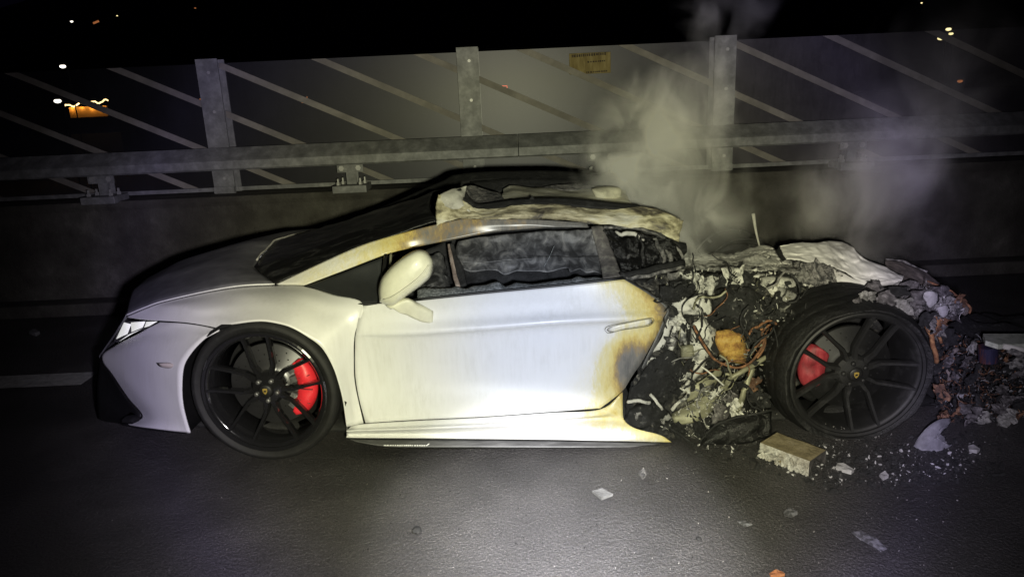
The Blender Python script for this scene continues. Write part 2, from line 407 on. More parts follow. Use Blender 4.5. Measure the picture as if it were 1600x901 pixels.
for i in range(len(posts)-1):
    x0, x1_ = posts[i]+.02, posts[i+1]-.02
    pv = []; ZB = ZP+.015
    nX, nZ = 8, 4; V = []; D = []
    base = (.04, .04, .03, .04, .13, .18, .13, .10)[i]
    for a in range(nX+1):
        V.append([Vector((x0+(x1_-x0)*a/nX, YB+.02, ZB+(ZT-ZB)*c/nZ)) for c in range(nZ+1)])
    pn = gridmesh('acrylic_panel', V, nb, PLX, thick=.012, smooth=False)
    at = pn.data.attributes.new('dirt', 'FLOAT', 'POINT'); at.data.foreach_set('value', [base]*((nX+1)*(nZ+1)))
    v, f = boxv(((x0+x1_)/2, YB+.012, ZB+.012), (x1_-x0-.14, .035, .03)); mk('bottom_frame', v, f, pn, METAL, False)
    for k in range(-14, 18):
        xa = xs0+k*stp; hw = .026
        top = ZT+.2; L = 1.6
        poly = [(xa-(top-ZT)/slope-hw/slope, top), (xa-(top-ZT)/slope+hw/slope, top), (xa+(ZT-.7+.0)/slope*0+(L)/slope+hw/slope, ZT-L), (xa+L/slope-hw/slope, ZT-L)]
        for (axx, val, kg) in ((0, x0+.05, True), (0, x1_-.05, False), (1, ZB+.03, True), (1, ZT-.002, False)):
            if poly: poly = clip(poly, axx, val, kg)
        if len(poly) >= 3:
            n = len(poly); vs = [(p[0], YB-.0045, p[1]) for p in poly]+[(p[0], YB+.004, p[1]) for p in poly]
            mk('stripe', vs, [tuple(range(n)), tuple(range(2*n-1, n-1, -1))]+[(q, n+q, n+(q+1) % n, (q+1) % n) for q in range(n)], pn, STR, False)
    if i == 4:
        # faded notice stuck on this panel
        c = onplane(922, 99, YB-.006); st = noisy('faded_yellow_notice', [(0, (.10, .07, .02)), (.5, (.22, .17, .06)), (1, (.36, .30, .14))], 14, .8, .3, .002, stretch=(2, 1, .4))
        o = box('notice', (c.x, YB+.002, c.z), (.32, .01, .155), st, pn, bev=.004)
        ink = solid('notice_ink', (.03, .02, .015), .8)
        rr = random.Random(3)
        for (zz, x_a, x_b, hh) in ((.062, -.14, .12, .022), (.01, -.02, .12, .012), (-.066, -.03, .13, .014)):
            xx = x_a; vs = []; fs = []
            while xx < x_b:
                ww = rr.uniform(.006, .014); v, f = boxv((c.x+xx+ww/2, YB-.0045, c.z+zz+xx*.03), (ww, .002, hh*rr.uniform(.7, 1))); f = [tuple(q+len(vs) for q in ff) for ff in f]; vs += v; fs += f; xx += ww+rr.uniform(.004, .008)
            mk('faded_lettering', vs, fs, o, ink, False)
# ---- guard rail in front of the barrier
YG = YW+.06
gr = empty('guard_rail', (0, 0, 0)); tag(gr, 'grey steel guard rail bolted on short posts along the parapet top', 'guard rail')
prof = [(.0, 1.040), (-.012, 1.052), (-.012, 1.112), (.0, 1.124), (.095, 1.205), (.115, 1.205), (.115, 1.19), (.02, 1.11), (.02, 1.05)]
bx0 = -11.9
for k in range(6):
    a = bx0+k*4.0; b2 = a+4.0-.006
    V = [[Vector((x, YG+y, z)) for (y, z) in prof] for x in (a, b2)]
    gridmesh('rail_beam', V, gr, METAL, thick=0, close=True, smooth=False, toward=Vector((0, -1, .2)))
gp = [onplane(x, y, YG).x for x, y in ((160, 300), (549, 288), (940, 268), (1332, 255))]
gs = (gp[3]-gp[0])/3
for k in range(-2, 7):
    x = gp[0]+gs*k
    if 0 <= k <= 3: x = gp[k]
    vs = []; fs = []
    for (cx, cy, sx, sy) in ((0, .0, .075, .010), (0, .045, .009, .08), (0, .09, .075, .010)):
        v, f = boxv((x+cx, YG+.03+cy, (ZP+1.04)/2+.03), (sx, sy, 1.04-ZP+.06)); f = [tuple(q+len(vs) for q in ff) for ff in f]; vs += v; fs += f
    p = mk('rail_post', vs, fs, gr, METAL, False)
    box('base_plate', (x, YG+.02, ZP+.018), (.26, .22, .055), CONC if False else METAL, p, bev=.004)
    for dx in (-.085, .085):
        for dy in (-.03, .05): 
            bolt(p, (x+dx+dy*.25, YG+dy, ZP+.046), .017, 'z', .022)
            vs, fs = tubepts([Vector((x+dx+dy*.25, YG+dy, ZP+.068)), Vector((x+dx+dy*.25, YG+dy, ZP+.095))], .009, 6); mk('stud', vs, fs, p, BOLT, False)
    v, f = boxv((x, YG+.014, 1.018), (.20, .012, .07)); br = mk('bracket', v, f, p, METAL, False)
    for dx in (-.065, .065): bolt(p, (x+dx, YG+.008, 1.015), .022, 'y', .012)

# ---- distant lights
def emis(name, c, s):
    m, nt, b = mat(name); b.inputs['Base Color'].default_value = (.02, .02, .02, 1)
    b.inputs['Emission Color'].default_value = (*c, 1)
    f = tex(nt, .9, 3, .6); nt.links.new(math_(nt, 'MULTIPLY', ramp(nt, f, [(.3, .55), (.7, 1.)]), s), b.inputs['Emission Strength']); return m
EW = emis('lamp_glow_white', (1, .93, .8), 3.0); EWM = emis('warm_lit_canopy', (1, .70, .30), 4); EO = emis('orange_lit_wall', (1, .42, .04), .75); ER = emis('red_signal_glow', (1, .12, .05), 1.2); EY = emis('lamp_glow_yellow', (1, .85, .4), 2.0); EDIM = emis('dim_orange_glow', (1, .35, .12), .35)
DKM = solid('dark_wall', (.05, .045, .04), .9)
def dist_lamp(px, py, Y, r, m, label, arm=1, name='street_lamp', zb=None):
    p = onplane(px, py, Y); zb = -6 if zb is None else p.z-zb
    t = empty(name, (p.x, Y, zb)); tag(t, label, 'street lamp' if name == 'street_lamp' else 'light', group='far lights across the valley')
    h = p.z-zb
    vs, fs = tubepts([Vector((arm*r*2, 0, 0)), Vector((arm*r*2, 0, h+r*1.5)), Vector((0, 0, h+r*1.8))], r*.28, 6); mk('pole', vs, fs, t, DKM)
    vs, fs = boxv((0, 0, h+r*.9), (r*2.6, r*1.6, r*.7)); mk('lamp_head', vs, fs, t, DKM, False)
    bm = bmesh.new(); bmesh.ops.create_icosphere(bm, subdivisions=2, radius=r); me = bpy.data.meshes.new('lamp_bulb'); bm.to_mesh(me); bm.free()
    o = put('lamp_bulb', me, t, m); o.location = (0, 0, h); o.scale = (1.3, 1, .75)
    return t
dist_lamp(98, 104, 70, .22, EW, 'bright white street lamp just above the barrier at far left')
dist_lamp(90, 158, 80, .30, EW, 'round white lamp seen through the barrier left of the glowing canopy')
dist_lamp(112, 34, 400, .6, EW, 'small white hillside lamp high in the upper left', zb=8)
dist_lamp(183, 25, 400, .32, EY, 'faint hillside lamp right of the dim orange one', zb=8)
dist_lamp(305, 13, 400, .4, EDIM, 'faint single hillside lamp near the top edge left of centre', zb=8)
dist_lamp(1482, 46, 160, .45, EY, 'topmost lamp of the yellowish cluster above the barrier at right', zb=10)
dist_lamp(1470, 60, 160, .55, EY, 'lower left lamp of the yellowish cluster above the barrier at right', zb=10)
dist_lamp(1486, 53, 160, .38, EY, 'right lamp of the yellowish cluster above the barrier at right', zb=10)
dist_lamp(1440, 5, 400, .4, EY, 'tiny lamp at the top edge in the right part', zb=8)
dist_lamp(1500, 127, 90, .26, EDIM, 'orange-red lamp seen through the right part of the barrier', zb=8)
dist_lamp(313, 155, 150, .16, EDIM, 'dim reddish lamp left of the leftmost barrier post', zb=8)
# lit sign-like red marks
rs = empty('red_light_frame', onplane(788, 138, 120)); tag(rs, 'small red lit sign seen through the barrier right of the middle post', 'sign')
for k, (dx, dz, sx, sz) in enumerate(((-.5, 0, .12, .9), (0, .35, .9, .12), (.45, .1, .12, .5), (.1, -.1, .5, .12))): v, f = boxv((dx, 0, dz), (sx, .2, sz)); mk('light_bar', v, f, rs, ER, False)
rs = empty('dim_tower', onplane(478, 156, 160)); tag(rs, 'dim red lit frame far behind the barrier left of centre', 'sign')
for k, (dx, dz, sx, sz) in enumerate(((-.9, 0, .18, 1.3), (.3, 0, .18, 1.3), (-.3, -.6, .9, .15))): v, f = boxv((dx, 0, dz), (sx, .2, sz)); mk('light_bar', v, f, rs, EDIM, False)
c = onplane(140, 168, 90)
bd = empty('canopy_building', (c.x, 90, -6)); tag(bd, 'low building with warm glowing canopy seen through barrier at far left', 'building')
vs, fs = boxv((0, 2, 2.6), (6.4, 4, 5.2)); mk('wall', vs, fs, bd, DKM, False)
h = c.z+6
vs, fs = boxv((0, -.25, h-.5), (4.6, .3, 1.25)); mk('lit_wall', vs, fs, bd, solid('ochre_wall', (.62, .30, .06), .9), False)
for k in range(4):
    l = bpy.data.lights.new('canopy_lamp', 'POINT'); l.energy = 15; l.color = (1, .62, .22); l.shadow_soft_size = .08
    lo = bpy.data.objects.new('canopy_lamp', l); COL.objects.link(lo); lo.parent = bd; lo.location = (-1.9+1.2*k, -.7, h-.02+.1*sin(k*2))
pts = [Vector((-2.7+5.4*k/24, -.6, h+.25+.16*sin(k*.9)+.05*sin(k*2.3)+k*.018)) for k in range(25)]
vs, fs = tubepts(pts, .085, 6); mk('lit_canopy_edge', vs, fs, bd, EWM)
dl = empty('hillside_sign', onplane(150, 35, 400)); tag(dl, 'dim orange glow on the dark hillside in the upper left', 'sign')
vs, fs = boxv((0, 0, 0), (3.2, .5, .9), Euler((0, -.3, 0)).to_matrix()); mk('lit_board', vs, fs, dl, EDIM, False)
# ================================================================== THE BURNT CAR
car = empty('burnt_sports_car', g1, atan2(ax.y, ax.x))
tag(car, 'low white sports car with its rear half burnt away, parked by the parapet', 'car')
# where the fire reached the flank (a map over the flank, fixed to the panels)
def bx(py): return interp(py, (430, 450, 470, 500, 520, 545, 570, 600, 640, 662, 690), (985, 1008, 1015, 1025, 1018, 1000, 985, 975, 978, 1000, 1080))
def burn_side(px, py):
    d = px-bx(py); w = interp(py, (430, 480, 510, 560, 600, 640, 690), (110, 85, 80, 85, 95, 110, 140))
    b = max(0., 1+d/w)**1.15*.43 if d < 0 else .43+d/30*.30
    e = ((px-978)/22)**2+((py-572)/42)**2
    b += .36*math.exp(-e)
    return min(b, 1)
def burn_none(px, py): return 0.
# ---- door
drows = [
 [(569, 476, .115), (641, 470, .13), (760, 458, .14), (870, 447.5, .14), (975, 436.5, .14)],
 [(562, 490, .10), (641, 485, .105), (760, 476, .115), (880, 468, .115), (1014, 460, .13)],
 [(558.5, 505, .085), (641, 503, .085), (760, 496, .09), (890, 488, .09), (1041, 482, .11)],
 [(556, 521, .075), (641, 520, .065), (760, 512, .062), (890, 502, .062), (1036, 497, .09)],
 [(555, 530, .08), (641, 530, .085), (760, 523, .09), (890, 514, .09), (1033, 510, .105)],
 [(554.5, 562, .09), (641, 562, .10), (760, 560, .105), (890, 556, .10), (1006, 560, .105)],
 [(555.5, 590, .09), (641, 592, .095), (760, 592, .10), (880, 588, .095), (986, 590, .10)],
 [(561, 622, .075), (641, 624, .075), (760, 622, .075), (870, 618, .08), (972, 611, .09)],
 [(571, 660.5, .05), (650, 655.5, .05), (756, 650.5, .05), (860, 643, .055), (938, 637.5, .065)]]
door = patch('door', drows, PAINT, car, 6, 10, .006, burn=burn_side, mirror=True)
# recessed flush handle and its ring
hd = [(948, 516), (955, 510), (985, 503), (1012, 498), (1019, 499), (1019, 504), (1010, 508), (975, 514), (955, 519)]
hm = pillow('door_handle', hd, .064, .006, .01, PAINT, door, n=3, rings=4)
at_ = hm.data.attributes.new('burn', 'FLOAT', 'POINT'); at_.data.foreach_set('value', [.10+.16*max(0, (v.co.x-1.5)/.22) for v in hm.data.vertices])
o = tube('handle_groove', [(x-( 3 if x < 980 else -2), y+(1.5 if i > 5 else -1), .058) for i, (x, y) in enumerate(hd)]+[(945, 516, .058)], .0011, OLIVE, door, 5, 4)
tube('belt_seal', [(643, 469, .125), (760, 456.5, .135), (870, 446, .135), (975, 434.5, .135)], .006, BLK, door, 6)
# charred trailing edge of the door
patch('door_edge', [[(976, 437, .15), (1016, 461, .135), (1043, 482, .112), (1038, 500, .10), (1020, 540, .11), (1003, 575, .115)], [(978, 434, .2), (1021, 459, .18), (1048, 482, .16), (1042, 504, .15), (1024, 545, .16), (1008, 578, .16)]], noisy('scorched_door_edge', [(0, .04), (.5, .16), (1, (.4, .38, .3))], 20, .8), door, 3, 6, .004, amp=.004)
# ---- sill
srows = [
 [(541.5, 666.6, .045), (571, 661.6, .048), (660, 656.2, .05), (756, 651.5, .052), (860, 644.3, .057), (938, 638.8, .067), (973, 612, .088)],
 [(541.5, 670, .025), (571, 668, .03), (660, 664, .03), (756, 660, .03), (860, 654, .035), (938, 648, .045), (973, 634, .07)],
 [(541.5, 673, .0), (571, 672, .0), (660, 669, .0), (756, 665, .0), (860, 659.5, .0), (938, 654, .01), (975, 655, .03)],
 [(541.5, 678, .03), (571, 678, .035), (660, 677, .035), (756, 676, .035), (860, 674, .035), (938, 670, .035), (990, 668, .04)],
 [(541.5, 682, .02), (571, 682.5, .02), (660, 683, .02), (756, 684, .02), (860, 685, .02), (960, 686, .02), (1030, 679, .04)],
 [(541.5, 684, .03), (571, 684.5, .03), (660, 685, .03), (756, 686, .03), (860, 687, .03), (960, 689, .03), (1050, 691, .05)]]
sill = patch('sill', srows, PAINT, car, 5, 8, .006, burn=burn_side, mirror=True)
sk = patch('side_skirt', [[(545, 684.5, .05), (600, 686, .05), (756, 687, .05), (900, 689, .05), (1045, 692, .06)], [(556, 688, .035), (610, 697, .025), (756, 698.5, .025), (900, 698.5, .025), (1040, 697, .04)]], SKIRT, car, 4, 10, .006, mirror=True)
# small white lettering along the skirt, too fine to read
rr = random.Random(5); vs = []; fs = []
x = 600
while x < 666:
    w_ = rr.choice((2.2, 2.8, 3.4)); a = P(x, 693.6+.3*(x-600)/60, .026); b2 = P(x+w_, 696+.4*(x-600)/60, .022)
    v, f = boxv(((a.x+b2.x)/2, a.y-.004, (a.z+b2.z)/2), ((b2.x-a.x), .002, abs(a.z-b2.z)*rr.uniform(.75, 1.0))); f = [tuple(q+len(vs) for q in ff) for ff in f]; vs += v; fs += f
    x += w_+rr.uniform(.6, 1.4)
q = [P(665.5, 696.2, .015), P(668, 695.6, .015), P(671.5, 692.4, .02), P(669, 692.6, .02)]; n0 = len(vs); vs += q; fs.append((n0, n0+1, n0+2, n0+3))
mk('lettering', vs, fs, sk, WHITE, False)
# ---- front fender (fans round the arch)
fc = [
 [(196, 495, .35), (222, 498.5, .27), (250, 500.5, .20), (295, 504, .11), (344, 513, .03)],
 [(226, 482, .31), (255, 487, .22), (285, 491, .15), (318, 498, .085), (357, 508, .008)],
 [(254, 472, .28), (280, 476, .19), (308, 484, .12), (338, 493, .07), (370, 504.5, -.005)],
 [(322, 456.5, .25), (340, 466, .17), (355, 476, .105), (373, 488, .05), (391, 501.5, -.01)],
 [(377, 448, .25), (386, 460, .16), (395, 472, .10), (403, 486, .045), (411, 500.5, -.012)],
 [(431, 445.5, .29), (432, 458, .19), (432, 471, .115), (432, 487, .05), (432, 503.5, -.012)],
 [(476, 446.5, .26), (472, 460, .17), (468, 475, .105), (462, 492, .045), (455, 510.5, -.012)],
 [(520, 460, .17), (513, 474, .12), (504, 489, .085), (493, 505, .04), (480, 525, -.01)],
 [(566.5, 474, .115), (556, 485, .10), (542, 499, .08), (524, 518, .04), (503, 543, -.008)],
 [(554.5, 521, .08), (549, 530, .075), (541, 541, .06), (532, 555, .035), (521, 573, -.005)],
 [(553, 562, .09), (549, 570, .08), (543, 580, .06), (538, 590, .035), (532, 604, -.003)],
 [(555, 600, .085), (552, 607, .072), (548, 613, .055), (544, 621, .03), (538, 631, .0)],
 [(568, 661, .055), (562, 662, .05), (555, 663.5, .04), (549, 665, .025), (542, 666.5, .01)]]
patch('front_fender', fc, PAINT, car, 6, 6, .006, burn=burn_none, mirror=True)
# ---- bumper side
brows = [
 [(250, 503, .20), (276, 504.5, .13), (310, 508, .075), (343, 515, .03)],
 [(230, 513, .245), (255, 513, .17), (290, 515, .09), (331, 521, .01)],
 [(213, 523, .30), (245, 522, .19), (280, 524, .09), (318, 529, .0)],
 [(179, 540, .42), (210, 538, .27), (250, 541, .13), (299, 549, -.005)],
 [(156, 558, .47), (190, 560, .32), (235, 566, .14), (286, 572, -.005)],
 [(173, 584, .40), (200, 590, .27), (240, 597, .12), (283, 606, -.003)],
 [(197, 620, .33), (222, 624, .19), (250, 630, .09), (285, 633, .0)],
 [(221, 650, .25), (240, 654, .14), (262, 657, .07), (291, 658, .01)],
 [(193, 661.5, .30), (225, 667, .15), (262, 672, .06), (297, 676, .02)]]
fb = patch('front_bumper', brows, PAINT, car, 6, 6, .006, burn=burn_none, mirror=True)
mkp = [(245, 567), (262, 566), (286, 569), (284, 574), (268, 576), (250, 573)]
pillow('side_marker', mkp, .052, .016, .01, MARK, fb, n=2, rings=4)
# nose across the car, intakes, splitter
def span(name, pts, m, prof, parent=car, thick=.006, sm=5, toward=Vector((-.3, -.3, 1)), amp=0., freq=10., n_=20, burn=0., wmax=None):
    near = [Vector(v) for v in cr([tuple(p) for p in pts], sm)]
    V = []
    for p in near:
        q = mir(p); r = []
        for k in range(n_+1):
            t = k/n_; s = p.lerp(q, t); u = 1-abs(2*t-1)
            dx = np.interp(u, [a[0] for a in prof], [a[1] for a in prof]); dz = np.interp(u, [a[0] for a in prof], [a[2] for a in prof])
            v = s+Vector((dx, 0, dz))
            if amp: v += Vector((fbm(v, freq)*.3, fbm(v+Vector((3, 0, 0)), freq)*.3, fbm(v+Vector((0, 0, 5)), freq)))*amp
            r.append(v)
        V.append(r)
    return gridmesh(name, V, parent, m, [[burn]*(n_+1) for _ in V], toward=toward, thick=thick)
nose = [P(196, 493, .35), P(178, 522, .42), P(160, 548, .465), P(155, 558, .475), P(165, 568, .46)]
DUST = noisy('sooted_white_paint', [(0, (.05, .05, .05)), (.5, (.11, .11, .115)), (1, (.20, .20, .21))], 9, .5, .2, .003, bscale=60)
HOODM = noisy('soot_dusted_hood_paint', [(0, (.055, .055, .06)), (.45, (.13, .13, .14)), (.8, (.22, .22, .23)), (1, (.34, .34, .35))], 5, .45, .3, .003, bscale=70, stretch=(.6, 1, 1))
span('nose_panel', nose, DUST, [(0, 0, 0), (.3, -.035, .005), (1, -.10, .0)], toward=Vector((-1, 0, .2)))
span('front_intake', [P(160, 566, .50), P(178, 590, .44), P(200, 622, .38), P(222, 652, .30), P(200, 664, .36)], BLK, [(0, .0, 0), (.2, -.02, 0), (1, -.06, 0)], toward=Vector((-1, 0, 0)))
patch('corner_intake', [[(155, 562, .52), (150, 600, .52), (149, 630, .52), (152, 656, .52)], [(163, 572, .46), (174, 610, .45), (184, 640, .42), (172, 659, .42)], [(172, 583, .41), (197, 621, .34), (220, 650, .27), (194, 661, .31)]], BLK, car, 4, 5, .006, mirror=True)
span('front_splitter', [P(188, 663, .28), P(225, 671, .2), P(262, 675, .12), P(295, 678, .06)], BLK, [(0, 0, 0), (.3, -.05, .0), (1, -.12, .0)], toward=Vector((0, 0, -1)))
# ---- headlight
for s in (0, 1):
    f = (lambda p: p) if s == 0 else mir
    out = [(179, 533, .42), (192, 502, .35), (215, 500.5, .29), (248, 501.5, .20), (231, 512, .235), (205, 523, .31), (186, 535, .40)]
    vs = [f(P(a, b, c+.11)) for a, b, c in out]; n = len(vs)
    hl = mk('headlight', vs, [tuple(range(n))], car, BLK, False); solidify(hl, .01)
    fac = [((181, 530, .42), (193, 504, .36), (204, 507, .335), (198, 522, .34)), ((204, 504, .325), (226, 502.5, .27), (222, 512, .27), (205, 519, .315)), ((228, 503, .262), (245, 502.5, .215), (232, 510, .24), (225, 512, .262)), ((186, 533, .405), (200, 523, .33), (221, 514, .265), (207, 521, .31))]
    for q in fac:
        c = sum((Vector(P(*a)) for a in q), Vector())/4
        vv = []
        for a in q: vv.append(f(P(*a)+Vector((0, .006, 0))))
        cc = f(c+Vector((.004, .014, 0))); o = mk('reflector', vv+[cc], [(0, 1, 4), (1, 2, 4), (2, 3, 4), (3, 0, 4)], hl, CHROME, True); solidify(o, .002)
    if s == 0:
        m, nt, b = mat('clear_lens'); o_ = [n for n in nt.nodes if n.type == 'OUTPUT_MATERIAL'][0]; t_ = nt.nodes.new('ShaderNodeBsdfTransparent'); b.inputs['Roughness'].default_value = .05
        b.inputs['Base Color'].default_value = (.3, .3, .3, 1); mx = nt.nodes.new('ShaderNodeMixShader'); mx.inputs[0].default_value = .12
        nt.links.new(t_.outputs[0], mx.inputs[1]); nt.links.new(b.outputs[0], mx.inputs[2]); nt.links.new(mx.outputs[0], o_.inputs[0])
    else: m = bpy.data.materials['clear_lens']
    vs = [f(P(a, b_2, c-.004)) for a, b_2, c in out]; o = mk('lens', vs, [tuple(range(n))], hl, m, False); solidify(o, .003)
# ---- hood
hood_pts = [P(196, 493, .35), P(225, 481, .31), P(254, 471, .28), P(322, 455.5, .25), P(377, 446.5, .25), P(429, 444, .30)]
V = []
near = [Vector(v) for v in cr([tuple(p) for p in hood_pts], 6)]
for i, p in enumerate(near):
    T = i/(len(near)-1); q = mir(p); r = []
    for k in range(33):
        t = k/32; u = 1-abs(2*t-1)
        bxx = np.interp(u, (0, .3, .6, 1), np.array((0, -.16, -.20, -.21))*T + np.array((0, -.08, -.16, -.20))*(1-T))
        bz = np.interp(u, (0, .12, .3, 1), np.array((0, .018, .036, .075))*T + np.array((0, .01, .02, .035))*(1-T))
        r.append(p.lerp(q, t)+Vector((bxx, 0, bz)))
    V.append(r)
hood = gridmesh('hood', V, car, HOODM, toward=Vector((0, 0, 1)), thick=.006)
tube('hood_edge', [(196, 492.5, .345), (225, 480.5, .305), (254, 470.5, .275), (322, 455, .245), (377, 446, .245), (429, 443.5, .295)], .0035, PAINT, hood, 6, 6)
# ---- windscreen: sagged and blackened
pil = [(.0, P(429, 443, .30)), (.33, P(500, 412, .345)), (.62, P(568, 382, .39)), (.9, P(642, 358, .44)), (1, P(684, 343, .47))]
near = [Vector(v) for v in cr([tuple(p) for _, p in pil], 9)]
V = []
for i, p in enumerate(near):
    T = i/(len(near)-1); q = mir(p); r = []
    for k in range(41):
        t = k/40; u = 1-abs(2*t-1)
        v = p.lerp(q, t)+Vector((np.interp(u, (0, .3, .6, 1), (0, -.16, -.19, -.21))*(1-T*.62), 0, np.interp(u, (0, .3, 1), (0, .036, .07))-.035*sin(pi*T)*sin(pi*t)))
        v.z += .006*fbm(v, 9)
        r.append(v)
    V.append(r)
ws = gridmesh('windscreen', V, car, WSCR, toward=Vector((-1, 0, 1)), thick=.006)
edge = V[0]
vs, fs = tubepts([Vector(v)+Vector((-.006, 0, .006)) for v in edge[9:39]], .005, 6); mk('cowl_trim', vs, fs, ws, SHEET)
# ---- pillars and cant rail
def burn_pil(px, py): return interp(px, (430, 540, 590, 620, 650, 690, 800, 930), (0.06, .16, .30, .42, .56, .6, .66, .74))
prow = [
 [(431, 443.7, .30), (500, 411.5, .345), (568, 382, .385), (640, 361, .43), (681, 351, .45), (722, 342, .465), (752, 342.5, .47), (832, 343, .47), (915, 348, .47)],
 [(453, 444, .285), (520, 416, .33), (588, 389, .37), (640, 374, .415), (690, 363, .44), (740, 352, .455), (777, 350, .46), (842, 350, .462), (918, 352, .465)],
 [(475, 445, .28), (540, 421, .325), (607, 396, .37), (645, 387, .41), (703, 375, .43), (777, 362, .455), (849, 356, .46), (880, 355, .46), (920, 355.5, .465)]]
pl = patch('a_pillar', prow, PAINT, car, 5, 8, .01, burn=burn_pil)
patch('far_roof_rail', [[(a, b, c) for a, b, c in r] for r in prow], SOOT, car, 4, 6, .01)
far = bpy.data.objects['far_roof_rail']
for v in far.data.vertices: v.co = mir(v.co)
far.data.update(); far.name = 'a_pillar'
# melted roof skin along the near rail
rs_ = [
 [(684, 303, .50), (700, 306, .50), (722, 313, .50), (738, 324, .50), (752, 326.5, .51), (777, 324.6, .52), (816, 319, .52), (874, 319, .52), (915, 324, .52), (956, 327, .52), (997, 323, .51), (1025, 326, .50), (1052, 337, .47), (1069, 345, .45)],
 [(682, 320, .48), (700, 324, .475), (718, 326, .47), (736, 331, .475), (752, 333, .48), (780, 331, .485), (816, 327, .49), (874, 327, .49), (915, 331, .49), (956, 334, .485), (997, 333, .48), (1025, 338, .46), (1048, 350, .44), (1064, 358, .425)],
 [(681, 338, .465), (700, 338, .455), (715, 336, .455), (735, 337, .455), (752, 338, .455), (780, 336, .455), (816, 335, .455), (874, 337, .455), (915, 340, .455), (956, 343, .455), (997, 346, .45), (1025, 349, .435), (1046, 360, .42), (1062, 368, .41)],
 [(681, 351, .45), (700, 346, .45), (718, 341.5, .455), (736, 342.5, .455), (752, 342.5, .46), (780, 342, .46), (816, 341, .46), (874, 343.5, .46), (915, 348, .455), (956, 352, .45), (997, 356, .44), (1025, 360, .43), (1047, 371, .415), (1061, 378, .41)]]
rk = patch('roof_skin', rs_, RAILM, car, 9, 8, .006, amp=.016, freq=15, ridge=.006)
# torn corner flap curling up at the windscreen header
patch('torn_roof_corner', [
 [(683, 318, .49), (686, 306, .50), (693, 300, .52), (706, 295, .55), (717, 293, .58), (729, 290, .60)],
 [(695, 322, .47), (700, 311, .48), (708, 304, .50), (716, 299, .53), (723, 299, .56), (728, 297, .585)],
 [(712, 328, .47), (716, 318, .475), (719, 311, .49), (722, 306, .52), (724, 304, .54), (727, 303, .57)],
 [(738, 331, .475), (733, 326, .49), (728, 320, .50), (725, 314, .52), (724, 309, .545), (726, 307, .56)]], SHEET, rk, 5, 5, .004, amp=.008, freq=16)
tube('flap_shadow_slit', [(703, 306, .50), (711, 300, .53), (720, 296.5, .56)], .005, SOOT, rk, 6, 5, rf=lambda t: .4+t)
# black inner rail and slot
patch('inner_roof_rail', [
 [(726, 296, .62), (736, 310, .60), (750, 318, .58), (790, 313, .58), (819, 310, .58), (870, 309, .58), (915, 312, .58), (970, 317, .56), (1000, 320, .54)],
 [(722, 310, .57), (736, 324, .55), (752, 327, .54), (790, 324, .54), (819, 319, .54), (870, 319, .54), (915, 324, .54), (970, 326, .53), (1000, 325, .52)]], SOOT, car, 4, 6, .012, amp=.004)
# spike of torn metal on the rail
vs = [P(826, 313, .57), P(835, 312, .57), P(832, 305, .58)]; o = mk('torn_spike', vs, [(0, 1, 2)], car, SOOT, False); solidify(o, .003)
# far rail roof edge (blackened)
def farpatch(name, rows, m, **k): return patch(name, rows, m, car, 4, 6, **k)
farpatch('far_roof_edge', [
 [(536, 345, 1.58), (600, 321, 1.54), (650, 299, 1.50), (690, 282, 1.46), (712, 272, 1.44), (760, 267, 1.42), (860, 265.5, 1.41), (915, 270, 1.41), (960, 276, 1.42), (1000, 290, 1.43), (1030, 305, 1.44)],
 [(540, 352, 1.50), (604, 330, 1.46), (655, 311, 1.42), (695, 296, 1.38), (718, 287, 1.35), (760, 282, 1.33), (860, 281, 1.32), (915, 284, 1.33), (960, 290, 1.33), (1000, 300, 1.34), (1030, 312, 1.36)]], SOOT, thick=.03, amp=.004)
# collapsed white roof lining lying in the opening
CREAM = noisy('ashy_roof_lining', [(0, (.10, .09, .07)), (.25, (.34, .32, .24)), (.5, (.58, .56, .42)), (1, (.68, .67, .57))], 7, .95, .6, .008, bscale=50)
patch('header_lining', [[(728, 291, .9), (741, 289, .95), (760, 294, .95), (782, 302, .92)], [(729, 303, .8), (741, 302, .85), (762, 307, .82), (786, 308, .80)], [(732, 316, .7), (748, 320, .7), (766, 317, .7), (790, 314, .7)]], ASHG, car, 5, 6, .01, amp=.012)
patch('roof_lining', [
 [(786, 294, 1.15), (800, 290, 1.2), (830, 292, 1.2), (862, 293, 1.2), (900, 296, 1.2), (935, 292, 1.2), (955, 290, 1.2), (975, 297, 1.15)],
 [(786, 301, 1.0), (802, 298, 1.0), (830, 300, 1.0), (862, 302, 1.0), (900, 302, 1.0), (938, 298, 1.0), (960, 297, 1.0), (980, 305, 1.0)],
 [(784, 309, .85), (804, 308, .85), (832, 308, .85), (864, 309, .85), (902, 309, .85), (942, 309, .85), (962, 310, .85), (984, 313, .85)],
 [(784, 318, .75), (804, 317, .75), (832, 317, .75), (864, 317, .75), (902, 318, .75), (942, 320, .75), (962, 320, .75), (988, 321, .75)]], CREAM, car, 7, 8, .01, amp=.018, freq=8)
patch('roof_lining_fold', [[(850, 291, 1.2), (880, 286, 1.25), (910, 287, 1.25), (935, 292, 1.2)], [(846, 298, 1.12), (880, 296, 1.15), (910, 298, 1.15), (938, 297, 1.12)]], ASHG, car, 6, 8, .02, amp=.014)
pillow('roof_lining_fold', [(925, 296), (945, 291), (968, 293), (974, 305), (966, 316), (940, 317), (928, 308)], .92, .08, .04, CREAM, car, n=4, amp=.01)
patch('far_lining', [[(735, 283, 1.3), (800, 278, 1.32), (880, 279, 1.32), (960, 284, 1.3), (1000, 294, 1.3)], [(735, 305, 1.2), (800, 300, 1.25), (880, 300, 1.25), (960, 300, 1.25), (1000, 312, 1.2)]], SOOT, car, 4, 8, .01, amp=.02)
